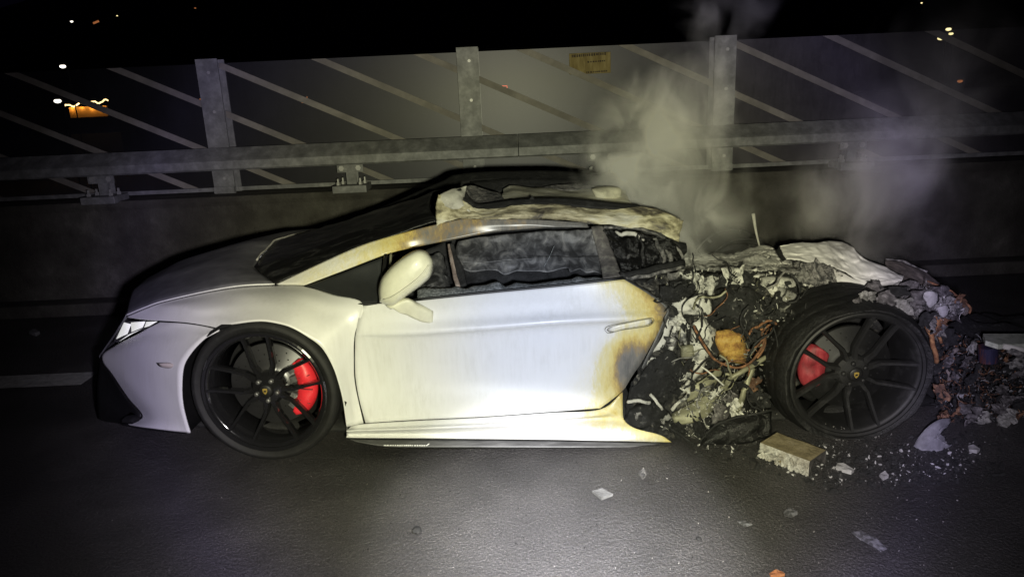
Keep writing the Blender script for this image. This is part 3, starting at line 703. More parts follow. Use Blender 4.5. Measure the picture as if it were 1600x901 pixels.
# ---- side window: sagging sooty sheet, crumbs left along the belt line
def gl(px, py): return 0
swr = [
 [(716, 377, .425), (760, 369, .44), (805, 364, .45), (860, 360, .455), (915, 358, .46), (925, 357, .46)],
 [(712, 390, .40), (760, 388, .41), (805, 385, .42), (860, 384, .425), (915, 382, .43), (931, 381, .43)],
 [(716, 410, .37), (760, 409, .36), (805, 406, .37), (860, 404, .38), (915, 404, .385), (937, 403, .39)]]
sw = patch('side_window', swr, GLASSB, car, 12, 12, .005, amp=.014, freq=7, seed=3)
jag = [(716, 412), (724, 419), (735, 424), (752, 424), (768, 423), (778, 424.5), (786, 430), (795, 428), (808, 422.5), (824, 424), (842, 423), (856, 424.5), (872, 420), (888, 417), (890, 424), (905, 419), (915, 426), (928, 424), (940, 428)]
patch('glass_fringe', [[(x, 400, .385) for x, y in jag], [(x, (400+y)/2+2, .365) for x, y in jag], [(x, y, .345) for x, y in jag]], GLASSB, sw, 5, 2, .005, amp=.012, freq=9, seed=3)
# strut bits seen through the glass
for a in ([(866, 384, .36), (858, 402, .36), (846, 424, .36)],): tube('melted_strand', a, .002, CRUMB, sw, 5, 4)
jb = [(652, 452), (665, 449), (680, 450), (703, 449), (712, 447), (728, 450), (740, 446), (760, 444), (777, 439), (784, 443), (790, 447), (800, 443), (808, 441), (830, 443), (849, 441), (870, 437), (890, 436), (902, 431), (915, 434), (930, 432), (944, 434.5)]
jl = [(x, 470-(x-641)*.1045) for x, y in jb]
patch('glass_remnant', [[(x, y, .20) for x, y in jb], [(x, min(yy-2, (y+yy)/2), .17) for (x, y), (_, yy) in zip(jb, jl)], [(x, yy+1, .15) for x, yy in jl]], CRUMB, door, 3, 3, .006, amp=.005, freq=30)
# scorched strip hanging at the front of the opening
patch('hanging_trim', [[(702, 380, .40), (706, 400, .36), (708, 425, .32), (712, 448, .24)], [(709, 379, .40), (716, 400, .35), (723, 422, .30), (728, 444, .24)]], SOOT, car, 3, 6, .01, amp=.02)
patch('hanging_trim', [[(699, 381, .38), (702, 400, .34), (706, 425, .30), (712, 448, .22)], [(702, 380, .38), (707, 400, .33), (712, 425, .29), (719, 447, .22)]], noisy('peeled_beige_trim', [(0, (.08, .05, .04)), (.5, (.30, .24, .2)), (1, (.5, .45, .4))], 24, .8), car, 3, 6, .006, amp=.008)
# front quarter glass and divider
qg = patch('quarter_glass', [[(478, 446.5, .265), (520, 431, .29), (560, 416, .315), (597, 402, .34)], [(520, 460, .19), (550, 448, .23), (572, 440, .27), (593, 440, .27)], [(560, 472, .125), (570, 474, .125), (580, 474.5, .125), (589, 474.5, .125)]], QGLASS, car, 6, 6, .005)
tube('window_divider', [(603, 398, .35), (598, 435, .255), (594, 474, .14)], .009, BLK, car, 6)
tube('window_divider', [(611, 396, .35), (609, 420, .29), (606, 445, .22)], .006, OLIVE, car, 6)
tube('door_top_trim', [(477, 447, .262), (520, 461.5, .175), (560, 474.5, .12), (592, 475, .125)], .006, BLK, car, 6)
# ---- wing mirror
mh = empty('wing_mirror'); mh.parent = car
m_out = [(593, 471), (591.5, 455), (594, 440), (600, 429), (612, 415.5), (630, 401), (650, 390.5), (664, 391.5), (673, 400), (677.5, 410), (674, 430), (662, 443), (643, 457), (628, 468), (614, 478), (602, 476)]
pillow('mirror_housing', m_out, .045, .10, .045, MIRRORP, mh, n=4, rings=12, power=.27)
tube('mirror_seam', [(599, 468, -.035), (612, 464, -.058), (632, 451, -.064), (655, 433, -.06), (670, 414, -.04)], .0026, MIRRORP, mh, 5, 5)
patch('mirror_arm', [[(603, 477, .045), (618, 470, .05), (636, 465, .06), (655, 474, .075), (677, 486, .085)], [(612, 481, .03), (628, 474, .035), (642, 472, .04), (656, 482, .06), (677, 492, .08)], [(625, 489, .045), (635, 492, .055), (645, 497, .06), (660, 503, .075), (676, 505, .085)]], MIRRORP, mh, 6, 5, .02)
# ---- B pillar, rear quarter opening
patch('b_pillar', [[(924, 354, .465), (931, 385, .41), (938, 412, .33), (942, 436, .19)], [(934, 353, .46), (942, 385, .40), (950, 410, .32), (957, 434, .19)], [(944, 354, .465), (955, 385, .41), (964, 410, .33), (971, 430, .22)]], noisy('charred_pillar', [(0, .03), (.5, (.12, .11, .10)), (.8, (.25, .24, .20)), (1, .4)], 18, .8, .8, .008), car, 5, 7, .02, amp=.005)
patch('quarter_window', [[(944, 356, .47), (980, 358, .47), (1015, 364, .46), (1045, 378, .44), (1062, 392, .43)], [(957, 388, .42), (985, 388, .43), (1015, 390, .42), (1045, 398, .42), (1066, 406, .42)], [(970, 426, .36), (990, 423, .38), (1015, 419, .38), (1045, 413, .40), (1068, 410, .41)]], SOOTG, car, 14, 12, .006, amp=.06, freq=9, seed=1, ridge=.03)
tube('quarter_frame', [(944, 354, .455), (980, 356, .45), (1014, 362, .445), (1040, 373, .43), (1058, 388, .42), (1067, 402, .41), (1069, 418, .40), (1067, 432, .39)], .007, ASHG, car, 7, 6, amp=.006)
tube('quarter_frame', [(968, 430, .22), (1000, 427, .25), (1030, 419, .3), (1068, 411, .37)], .018, SOOT, car, 8, 6, amp=.008)
tube('quarter_frame', [(975, 434, .2), (1005, 432, .22), (1035, 425, .27), (1069, 417, .35)], .008, ASHG, car, 8, 6, amp=.01)
for k, a in enumerate(([(985, 395, .36), (978, 412, .36), (974, 424, .34)], [(1000, 372, .38), (1006, 395, .36), (1004, 415, .36)], [(1020, 372, .38), (1036, 392, .38), (1040, 412, .38)], [(960, 362, .44), (985, 366, .42), (1008, 374, .41)], [(1042, 385, .38), (1050, 400, .38), (1046, 415, .38)])):
    tube('charred_strand', a, .009, (ASHG, SOOTG, ASHG, SHEET, ASHG)[k], car, 6, 6, amp=.02, rf=lambda t: .5+sin(pi*t)*.8)
# ---- inside: burnt-out cabin
patch('cabin_remains', [[(440, 440, .62), (620, 395, .68), (760, 360, .7), (900, 352, .7), (1070, 372, .7)], [(440, 470, .55), (620, 440, .62), (760, 405, .62), (900, 400, .62), (1070, 405, .62)], [(440, 520, .5), (620, 500, .5), (760, 470, .5), (900, 460, .5), (1070, 450, .5)]], SOOT, car, 12, 14, .01, amp=.07, freq=5, ridge=.03)
patch('far_cabin_side', [[(540, 372, 1.62), (700, 320, 1.5), (860, 300, 1.45), (1000, 318, 1.45)], [(540, 460, 1.72), (700, 440, 1.7), (860, 430, 1.7), (1000, 430, 1.7)]], SOOT, car, 4, 8, .01, amp=.02)
patch('seat_remains', [[(650, 410, .5), (668, 402, .5), (690, 398, .5), (698, 420, .5)], [(650, 432, .45), (672, 428, .42), (690, 425, .42), (700, 432, .42)], [(655, 462, .3), (675, 455, .3), (695, 452, .3), (705, 452, .3)]], GLASSB, car, 8, 8, .01, amp=.05, freq=10, ridge=.02)
# dark inner structure behind the panels, floor
patch('inner_body', [[(545, 480, .2), (700, 475, .2), (860, 460, .2), (985, 448, .2)], [(545, 600, .17), (700, 600, .17), (860, 590, .17), (970, 585, .17)], [(545, 684, .13), (700, 688, .13), (860, 690, .13), (1040, 692, .13)]], SOOT, car, 4, 4, .01, mirror=True)
fl = [Vector((-.75, .25, .11)), Vector((.4, .10, .10)), Vector((1.8, .10, .07)), Vector((3.0, .2, .09))]
span('floor_pan', fl, SOOT, [(0, 0, 0), (1, 0, 0)], toward=Vector((0, 0, 1)), thick=.02)
# ---- wheel house liner
arch = [(297, 676, .03), (290, 657, .02), (284, 630, .01), (283, 606, .0), (286, 572, .0), (299, 549, .0), (318, 529, 0), (344, 513, 0), (370, 504.5, 0), (411, 500.5, 0), (432, 503.5, 0), (455, 510.5, 0), (480, 525, 0), (503, 543, 0), (521, 573, 0), (532, 604, 0), (538, 631, .0), (543, 666, .02), (543, 684, .03)]
ar = [Vector(P(*a)) for a in arch]; cA = Vector((.045, 0, .31))
V = []
for wv, s in ((.004, .995), (.03, 1.02), (.2, 1.03), (.40, 1.02)):
    V.append([Vector((cA.x+(p.x-cA.x)*s, max(p.y, 0)+wv, cA.z+(p.z-cA.z)*s)) for p in ar])
gridmesh('wheel_arch_liner', V, car, BLK, thick=.004, toward=Vector((0, 0, -1)))
gridmesh('wheel_arch_liner', [[mir(p) for p in r] for r in V], car, BLK, thick=.004, toward=Vector((0, 0, -1)))
vs = [Vector((cA.x+(p.x-cA.x)*1.02, .41, cA.z+(p.z-cA.z)*1.02)) for p in ar]; o = mk('wheel_house_wall', vs, [tuple(range(len(vs)))], car, BLK, False); solidify(o, .01)

# ---- wheels
def lathe(prof, n=72, groove=None):
    V = []
    for k in range(n):
        a = 2*pi*k/n
        V.append([Vector((r*cos(a), w, r*sin(a))) for r, w in prof])
    vs = [v for r in V for v in r]; m_ = len(prof); fs = []
    for k in range(n):
        k2 = (k+1) % n
        for j in range(m_-1): fs.append((k*m_+j, k*m_+j+1, k2*m_+j+1, k2*m_+j))
    return vs, fs
def fixn(o):
    bm = bmesh.new(); bm.from_mesh(o.data); bmesh.ops.recalc_face_normals(bm, faces=bm.faces); bm.to_mesh(o.data); bm.free(); return o
def make_wheel(cx, cz, w0, width, R, rot, cal, mr, mtyre, mcal, burnt=False, far=False, extra=(0, 0), Rr=.272):
    pass; sgn = -1 if far else 1
    def T(v): return Vector((v[0], sgn*v[1], v[2]))
    vs, fs = lathe([(Rr-.012, .012), (Rr-.028, .03), (Rr-.032, .10), (Rr-.045, width*.75), (Rr-.01, width-.02)])
    wh = mk('wheel', [T(v) for v in vs], fs, car, mr); wh.location = (cx, w0 if not far else WID-w0, cz); wh.rotation_euler = (extra[0], 0, extra[1]); solidify(wh, .006, 1)
    # tyre (the far rear one burnt away)
    tp = [(Rr-.004, .026), (Rr+.006, .008), (Rr+.022, .001), (max(R-.028, Rr+.025), .0), (R-.010, .008), (R-.003, .024)]
    ng = 4
    for k in range(ng+1):
        a = .03+(width-.06)*k/(ng+1)+.006; b2 = .03+(width-.06)*(k+1)/(ng+1)-.006
        tp += [(R, a), (R, b2)]
        gd = .001 if burnt else .008
        if k < ng: tp += [(R-gd, b2+.002), (R-gd, b2+.010)]
    tp += [(R-.012, width-.008), (R-.03, width), (Rr+.015, width), (Rr-.006, width-.02)]
    nT = 144; vs, fs = lathe(tp, nT)
    out = []
    for i, v in enumerate(vs):
        v = Vector(v)
        if burnt:
            a = atan2(v.z, v.x); e = fbm(v*1.0, 9)
            rr_ = sqrt(v.x**2+v.z**2)
            if rr_ > Rr+.01:
                s = 1+.020*e+.075*min(1, max(0, (v.y-.02)/.12))
                v.x *= s; v.z *= s; v.y += .012*fbm(v+Vector((4, 4, 4)), 7)
                if v.z < -.26: v.z = -.26-(abs(v.z)-.26)*.62
                if v.z > 0: v.z *= .96
                v.y += .05*max(0, -v.x/.33)*max(0, .5-v.z)*(1 if v.y > .15 else 0)
        out.append(T(v))
    ty = None if (far and mtyre is RUBBERB) else fixn(mk('tyre', out, fs, wh, mtyre))
    # outer rim: lip + spokes + hub
    vs, fs = lathe([(Rr-.016, .020), (Rr-.014, .008), (Rr-.004, .004), (Rr+.003, .008), (Rr+.003, .02)]);
    V_, F_ = list(vs), list(fs)
    def addv(v, f):
        n0 = len(V_); V_.extend(v); F_.extend([tuple(q+n0 for q in ff) for ff in f])
    hubr = .062
    hp, hf = lathe([(.001, .034), (.030, .034), (.034, .040), (hubr, .046), (hubr+.012, .060), (hubr+.012, .095)], 40); addv(hp, hf)
    for k in range(5):
        a0 = rot+2*pi*k/5
        for sd in (-1, 1):
            path = [(.040, sd*.016, .046, .030), (.075, sd*.030, .048, .030), (.105, sd*.044, .046, .021), (.16, sd*.048, .038, .018), (.215, sd*.052, .027, .018), (Rr-.010, sd*.058, .014, .022)]
            pv = []
            for (r, off, w, wd) in path:
                for (du, dw) in ((-.5, .012), (-.28, .0), (.28, 0), (.5, .012), (.42, .034), (-.42, .034)):
                    u = off+du*wd; x, z = r*cos(a0)-u*sin(a0), r*sin(a0)+u*cos(a0)
                    pv.append(Vector((x, w+dw, z)))
            n = 6; pf = []
            for i in range(len(path)-1):
                for j in range(n): pf.append((i*n+j, i*n+(j+1) % n, (i+1)*n+(j+1) % n, (i+1)*n+j))
            addv(pv, pf)
    rm = fixn(mk('rim', [T(v) for v in V_], F_, wh, mr, False))
    # centre cap with a small gold shield
    vs, fs = lathe([(.0005, .026), (.024, .026), (.029, .030), (.029, .038)], 32); cp = fixn(mk('centre_cap', [T(v) for v in vs], fs, wh, BLK))
    if not far:
        sh = [(-.010, .012), (.0, .014), (.010, .012), (.010, 0), (.006, -.008), (0, -.014), (-.006, -.008), (-.010, 0)]
        vs = [Vector((a, .0245, b)) for a, b in sh]+[Vector((a, .0265, b)) for a, b in sh]; n = 8
        mk('gold_shield', vs, [tuple(range(n)), tuple(range(2*n-1, n-1, -1))]+[(q, n+q, n+(q+1) % n, (q+1) % n) for q in range(n)], wh, GOLD, False)
        # a small charging beast silhouette, dark on the gold
        bp = [(-.006, .001), (-.003, .005), (.002, .0045), (.006, .007), (.005, .002), (.006, -.002), (.003, -.001), (.001, -.006), (-.001, -.001), (-.005, -.005)]
        vs = [Vector((a, .0235, b)) for a, b in bp]; mk('shield_emblem', vs, [tuple(range(len(bp)))], wh, BLK, False)
        for k in range(5):
            a = rot+pi/5+2*pi*k/5
            v, f = lathe([(.0005, .030), (.008, .030), (.010, .034), (.010, .05)], 12); o = fixn(mk('wheel_bolt', [Vector((q.x+.048*cos(a), q.y, q.z+.048*sin(a))) for q in v], f, wh, METALD if not burnt else RIMD))
    # disc
    vs, fs = lathe([(.05, .105), (.09, .10), (.092, .112), (.185, .112), (.187, .118), (.187, .136), (.09, .138)], 60); dk = fixn(mk('brake_disc', [T(v) for v in vs], fs, wh, DISC if not burnt else RIMD))
    if not far:
        holes = []; hf2 = []
        for k in range(48):
            a = 2*pi*k/48; r = (.115, .138, .162)[k % 3]
            n0 = len(holes); holes += [Vector((r*cos(a)+.004*cos(q*pi/3), .1115, r*sin(a)+.004*sin(q*pi/3))) for q in range(6)]; hf2.append(tuple(range(n0, n0+6)))
        h = mk('disc_holes', holes, hf2, wh, BLK, False); h['kind'] = 'stuff'
        # caliper
        c0, c1, r0, r1 = cal; n = 22; V3 = []
        for i in range(n+1):
            a = c0+(c1-c0)*i/n; t = i/n; e = sin(pi*t)**.35; bmp = .006*sin(t*pi*5)
            ri = r0+.02*(1-e); ro = r1-.03*(1-e)
            row = []
            for (rr_, ww) in ((ri, .12), (ri, .094), (ri+.012, .080), ((ri+ro)/2-.008, .074+bmp), ((ri+ro)/2+.012, .072+bmp), (ro-.010, .082), (ro, .098), (ro, .12)):
                row.append(Vector((rr_*cos(a), ww, rr_*sin(a))))
            V3.append(row)
        o = gridmesh('brake_caliper', V3, wh, mcal, thick=.006)
        if not burnt:
            for tt in (.18, .38, .62, .82):
                a = c0+(c1-c0)*tt; bolt_ = [Vector(((r0+.035+.006*cos(q*pi/4))*cos(a), .068, (r0+.035+.006*cos(q*pi/4))*sin(a)+.006*sin(q*pi/4))) for q in range(8)]
                mk('caliper_bolt', bolt_, [tuple(range(8))], wh, RED, False)
            for (tt, rr2) in ((.08, .125), (.30, .112), (.5, .11), (.72, .112), (.93, .125)):
                a = c0+(c1-c0)*tt; Mx = Matrix.Rotation(-a, 3, 'Y'); v, f = boxv((rr2, .094, 0), (.028, .03, .026)); mk('brake_pad', [Mx @ x for x in v], f, o, METALD, False)
            for tt in (.28, .5, .72):
                a = c0+(c1-c0)*tt; Mx = Matrix.Rotation(-a, 3, 'Y'); v, f = boxv((.165, .077, 0), (.05, .012, .004)); mk('caliper_groove', [Mx @ x for x in v], f, o, REDB, False)
    return wh
make_wheel(.040, .322, .0, .245, .323, radians(90+3), (radians(-52), radians(42), .118, .205), RIMB, RUBBER, RED, extra=(0, radians(-2)))
make_wheel(2.545, .306, -.01, .305, .318, radians(68), (radians(142), radians(205), .10, .215), RIMD, RUBBERB, REDB, burnt=True, extra=(radians(2.5), radians(1)), Rr=.280)
make_wheel(.040, .325, .0, .245, .327, radians(90+3), None, RIMB, RUBBER, RED, far=True)
make_wheel(2.545, .312, .0, .305, .338, radians(68), None, RIMD, RUBBERB, RED, far=True)
tube('axle', [(412, 610, .2), (412, 610, .5)], .03, SOOT, car, 8); tube('axle', [(1345, 590, .2), (1345, 590, .9)], .04, SOOT, car, 8)
# ================================================================== WHAT THE FIRE LEFT OF THE REAR
rd = random.Random(11)
def inpoly(x, y, pl):
    c = False; n = len(pl)
    for i in range(n):
        (x1_, y1_), (x2_, y2_) = pl[i], pl[(i+1) % n]
        if (y1_ > y) != (y2_ > y) and x < (x2_-x1_)*(y-y1_)/(y2_-y1_)+x1_: c = not c
    return c
def sample(pl):
    xs = [p[0] for p in pl]; ys = [p[1] for p in pl]
    while True:
        x = rd.uniform(min(xs), max(xs)); y = rd.uniform(min(ys), max(ys))
        if inpoly(x, y, pl): return x, y
def shard(vs, fs, c, s, flat=.25):
    """an irregular bent flake or chunk, 8-12 faces"""
    n0 = len(vs); rot = Euler((rd.uniform(0, 6.3), rd.uniform(0, 6.3), rd.uniform(0, 6.3))).to_matrix()
    k = rd.choice((4, 5, 5, 6)); el = rd.uniform(.5, 1.8)
    top = []; bot = []
    for i in range(k):
        a = 2*pi*i/k+rd.uniform(-.3, .3); r = s*rd.uniform(.5, 1.1)
        p = Vector((r*cos(a)*el, r*sin(a)/el**.5, s*.35*cos(2*a)*rd.uniform(-.6, 1))); h = Vector((0, 0, s*flat*rd.uniform(.5, 1)))
        top.append(rot @ (p+h)+c); bot.append(rot @ (p-h)+c)
    vs += top+bot+[rot @ Vector((0, 0, s*flat*1.6))+c]
    fs += [(n0+i, n0+(i+1) % k, n0+2*k) for i in range(k)]+[(n0+i, n0+k+i, n0+k+(i+1) % k, n0+(i+1) % k) for i in range(k)]+[tuple(n0+k+i for i in range(k))[::-1]]
def curl(vs, fs, c, L, r):
    pts = [c]; d = Vector((rd.uniform(-1, 1), rd.uniform(-1, 1), rd.uniform(-1, 1))).normalized()
    for i in range(6): d = (d+Vector((rd.uniform(-1, 1), rd.uniform(-1, 1), rd.uniform(-1, 1)))*.55).normalized(); pts.append(pts[-1]+d*L/6)
    v, f = tubepts(pts, r, 4); n0 = len(vs); vs += v; fs += [tuple(q+n0 for q in ff) for ff in f]
def scatter(name, poly, n, s0, s1, wf, m, parent=car, flat=.25, curls=0, world=None):
    vs, fs = [], []
    for i in range(n):
        x, y = sample(poly); s = s0*(s1/s0)**(rd.random()**1.8)
        c = P(x, y, wf(x, y)) if world is None else world(x, y, s)
        if curls and rd.random() < curls: curl(vs, fs, c, s*5, s*.16)
        else: shard(vs, fs, c, s, flat)
    o = mk(name, vs, fs, parent, m, False); o['kind'] = 'stuff'; return o
CHAR = noisy('charred_engine_metal', [(0, .006), (.5, .018), (.66, (.08, .075, .065)), (.82, (.30, .29, .25)), (1, (.62, .61, .55))], 11, .85, 1, .014, dist=1.2, bscale=40)
CHARB = noisy('charred_black_mass', [(0, .006), (.6, .016), (.8, .05), (.92, (.25, .24, .2)), (1, .5)], 30, .85, 1, .012, dist=.4, bscale=70)
GREYF = noisy('grey_crumpled_metal', [(0, .03), (.3, (.10, .098, .09)), (.6, (.24, .235, .22)), (1, (.46, .45, .42))], 14, .6, .7, .006, bscale=60)
DARKF = noisy('dark_metal_and_shaded_end', [(0, .015), (.45, (.06, .055, .055)), (.7, (.15, .14, .14)), (1, (.38, .36, .37))], 26, .7, .8, .008)
RUSTF = noisy('coppery_flake', [(0, (.02, .012, .008)), (.45, (.09, .045, .025)), (.7, (.24, .13, .07)), (1, (.45, .3, .18))], 26, .7, .8, .008)
# main mass, front (between door and rear wheel)
patch('engine_bay_remains', [
 [(962, 424, .30), (1010, 424, .36), (1060, 428, .42), (1110, 420, .50), (1180, 424, .50), (1250, 432, .46), (1320, 450, .45), (1400, 448, .50), (1470, 455, .5)],
 [(985, 445, .20), (1030, 448, .26), (1070, 450, .28), (1115, 446, .30), (1180, 448, .28), (1250, 455, .30), (1320, 470, .42), (1400, 470, .46), (1490, 480, .45)],
 [(1030, 480, .19), (1060, 480, .20), (1090, 482, .20), (1125, 485, .22), (1180, 490, .20), (1240, 500, .34), (1310, 510, .48), (1390, 510, .5), (1480, 510, .5)],
 [(1020, 530, .18), (1050, 530, .20), (1085, 530, .20), (1125, 535, .32), (1180, 540, .30), (1240, 560, .45), (1310, 570, .6), (1390, 570, .6), (1470, 570, .6)],
 [(990, 590, .15), (1030, 590, .17), (1075, 590, .22), (1125, 590, .30), (1180, 600, .34), (1240, 610, .45), (1310, 620, .6), (1390, 620, .6), (1470, 620, .6)],
 [(975, 640, .12), (1030, 640, .15), (1075, 640, .18), (1125, 640, .25), (1180, 640, .30), (1240, 650, .45), (1310, 650, .6), (1390, 650, .6), (1470, 650, .6)],
 [(985, 672, .12), (1030, 684, .10), (1075, 688, .10), (1125, 685, .15), (1180, 680, .25), (1240, 685, .45), (1310, 680, .6), (1390, 680, .6), (1470, 680, .6)]], CHAR, car, 18, 20, .01, amp=.05, freq=7, ridge=.035)
# deck over the engine, covered in white ash
DECKM = noisy('ash_white_cover', [(0, (.18, .17, .15)), (.25, (.42, .41, .38)), (.5, (.62, .61, .57)), (1, (.74, .73, .70))], 13, .9, .6, .008, bscale=45)
deck = patch('engine_cover', [
 [(1070, 400, .95), (1105, 399, 1.0), (1150, 397, 1.05), (1186, 386, 1.0), (1204, 389, .95), (1216, 397, .9), (1236, 408, .8), (1252, 425, .65)],
 [(1068, 412, .8), (1105, 410, .82), (1150, 407, .82), (1182, 402, .8), (1208, 404, .75), (1226, 411, .7), (1240, 420, .62), (1256, 434, .55)],
 [(1065, 426, .6), (1105, 424, .6), (1150, 424, .58), (1182, 424, .55), (1208, 426, .52), (1226, 430, .5), (1240, 434, .48), (1254, 440, .46)],
 [(1060, 440, .45), (1100, 436, .42), (1140, 432, .42), (1180, 432, .40), (1208, 436, .40), (1226, 440, .40), (1240, 444, .40), (1252, 448, .40)]], DECKM, car, 14, 14, .01, amp=.034, freq=11, seed=2, ridge=.03)
pillow('ash_lump', [(1188, 434), (1200, 430), (1230, 430), (1245, 438), (1246, 455), (1236, 470), (1222, 476), (1205, 472), (1190, 462), (1184, 448)], .36, .12, .06, ASH, car, n=4, amp=.012, freq=14)
pillow('ash_lump', [(1225, 470), (1240, 462), (1256, 468), (1262, 480), (1252, 488), (1238, 480)], .26, .03, .03, SHEET, car, n=3, amp=.006, freq=14)
pillow('ash_lump', [(1080, 438), (1100, 430), (1125, 432), (1120, 450), (1106, 470), (1098, 452), (1084, 452)], .28, .05, .04, ASH, car, n=4, amp=.02, freq=20)
pillow('ash_lump', [(1058, 424), (1074, 420), (1084, 428), (1082, 440), (1070, 438)], .3, .04, .04, ASH, car, n=3, amp=.012, freq=20)
pillow('black_melted_lump', [(1106, 470), (1130, 452), (1160, 446), (1184, 452), (1196, 474), (1205, 498), (1190, 512), (1150, 516), (1120, 508), (1104, 492)], .22, .09, .06, CHARB, car, n=4, amp=.028, freq=13)
pillow('black_hollow', [(1042, 440), (1064, 434), (1078, 446), (1066, 458), (1044, 456)], .24, .02, .05, SOOTG, car, n=3, amp=.012, freq=14)
# castings and frame members
fr = [[(1050, 474, .14), (1072, 468, .13), (1096, 460, .15), (1108, 466, .17)], [(1056, 484, .12), (1076, 482, .10), (1098, 476, .12), (1110, 482, .15)], [(1066, 492, .14), (1082, 492, .12), (1098, 492, .13), (1108, 498, .16)]]
patch('ash_covered_bracket', fr, ASH, car, 6, 6, .02, amp=.018, freq=17)
pillow('pale_casting', [(1086, 498), (1098, 496), (1112, 504), (1118, 522), (1116, 545), (1104, 560), (1092, 572), (1080, 570), (1082, 550), (1078, 530), (1080, 512)], .16, .06, .05, ASH, car, n=4, amp=.012, freq=14)
pillow('pale_casting', [(1092, 556), (1104, 552), (1100, 575), (1086, 596), (1072, 612), (1060, 616), (1068, 600), (1082, 580)], .15, .03, .03, SHEET, car, n=4, amp=.008, freq=14)
patch('door_jamb_strip', [[(1044, 492, .15), (1036, 520, .15), (1022, 548, .15), (1006, 572, .15)], [(1052, 496, .15), (1046, 522, .15), (1030, 552, .15), (1012, 578, .15)]], SHEET, car, 4, 6, .006, amp=.012, freq=18)
tube('white_melted_rib', [(1058, 500, .15), (1052, 520, .14), (1048, 545, .14), (1044, 552, .15)], .008, ASH, car, 6, 5, amp=.008, rf=lambda t: .6+sin(pi*t))
tube('white_melted_rib', [(1070, 500, .14), (1066, 520, .13), (1072, 540, .13)], .009, ASH, car, 6, 5, amp=.01, rf=lambda t: .5+sin(pi*t))
pillow('connector_block', [(1063, 540), (1082, 537), (1086, 556), (1080, 562), (1064, 560)], .12, .02, .03, OLIVE, car, n=1, amp=.003, rings=4)
# fallen black cover panel
patch('black_cover_panel', [[(1006, 574, .13), (1028, 556, .12), (1046, 546, .12), (1060, 558, .13)], [(996, 596, .11), (1020, 580, .10), (1046, 572, .10), (1070, 574, .12)], [(984, 610, .10), (1012, 604, .09), (1040, 598, .09), (1066, 590, .12)], [(978, 628, .10), (1010, 626, .08), (1036, 620, .09), (1054, 608, .12)]], CHARB, car, 6, 6, .01, amp=.014, freq=16)
pillow('black_melted_lump', [(982, 636), (1010, 630), (1040, 634), (1050, 648), (1036, 664), (1005, 668), (976, 662), (974, 650)], .10, .05, .06, CHARB, car, n=4, amp=.022, freq=18)
tube('ash_edge_strip', [(980, 628, .07), (994, 625, .06), (1010, 628, .06), (1014, 628, .07)], .008, ASH, car, 6, 5, amp=.006)
tube('ash_edge_strip', [(1016, 616, .07), (1026, 628, .06), (1034, 638, .07)], .007, ASH, car, 6, 5, amp=.006)
tube('curled_hook', [(1063, 612, .12), (1072, 607, .11), (1076, 614, .11), (1070, 622, .11), (1058, 630, .11), (1050, 640, .12)], .008, ASH, car, 8, 5)
patch('heat_shield', [[(1072, 606, .14), (1095, 594, .15), (1118, 578, .18), (1128, 572, .2)], [(1072, 616, .13), (1096, 606, .13), (1118, 594, .15), (1128, 586, .18)], [(1074, 628, .13), (1094, 620, .13), (1110, 612, .15), (1120, 604, .18)]], OLIVE, car, 6, 6, .006, amp=.006)
patch('heat_shield', [[(1050, 644, .12), (1075, 632, .12), (1100, 618, .13), (1124, 604, .16)], [(1050, 652, .09), (1080, 644, .09), (1104, 634, .10), (1122, 620, .14)], [(1056, 664, .08), (1084, 660, .07), (1104, 652, .09), (1116, 640, .13)]], OLIVE, car, 6, 6, .006, amp=.010)
tube('white_pipe', [(1128, 604, .13), (1118, 612, .12), (1108, 622, .11)], .012, ASH, car, 8, 5, amp=.004)
pillow('scorched_foam_block', [(1116, 516), (1134, 514), (1156, 519), (1164, 526), (1168, 548), (1165, 564), (1150, 568), (1132, 562), (1122, 550), (1116, 535)], .16, .07, .06, OCHRE, car, n=3, amp=.009, freq=24, power=.2)
# wires and pipes
tube('rusty_wire', [(1084, 508, .09), (1096, 532, .08), (1112, 556, .08), (1132, 570, .08), (1156, 574, .08), (1176, 562, .08), (1190, 544, .1), (1196, 520, .14)], .0055, RUST, car, 6, 6, amp=.004)
tube('charred_hose', [(1084, 510, .10), (1098, 536, .09), (1116, 560, .09)], .010, SOOT, car, 8, 6)
tube('rusty_wire', [(1168, 530, .12), (1178, 512, .14), (1196, 503, .16), (1214, 506, .18), (1222, 522, .2), (1210, 540, .18)], .006, RUST, car, 6, 6, amp=.008)
tube('rusty_wire', [(1186, 560, .12), (1196, 540, .12), (1190, 520, .14), (1204, 508, .16)], .005, RUST, car, 6, 6, amp=.01)
tube('thin_rod', [(1086, 566, .10), (1104, 578, .09), (1118, 590, .08), (1131, 602, .08)], .004, ASH, car, 6, 5)
tube('bent_pipe', [(1132, 606, .10), (1138, 592, .09), (1156, 582, .09), (1180, 568, .12), (1210, 550, .16), (1232, 536, .22)], .011, OLIVE, car, 8, 6, amp=.003)
tube('bent_pipe', [(1128, 600, .12), (1134, 584, .12), (1150, 592, .11)], .007, OLIVE, car, 8, 6)
tube('suspension_arm', [(1176, 574, .13), (1168, 596, .11), (1160, 620, .10), (1152, 642, .12)], .013, OLIVE, car, 8, 5, amp=.003)
tube('antenna_rod', [(1177, 334, .98), (1181, 360, 1.0), (1187, 386, 1.0)], .006, SHEET, car, 6, 4, rf=lambda t: 1.6-t*.9)
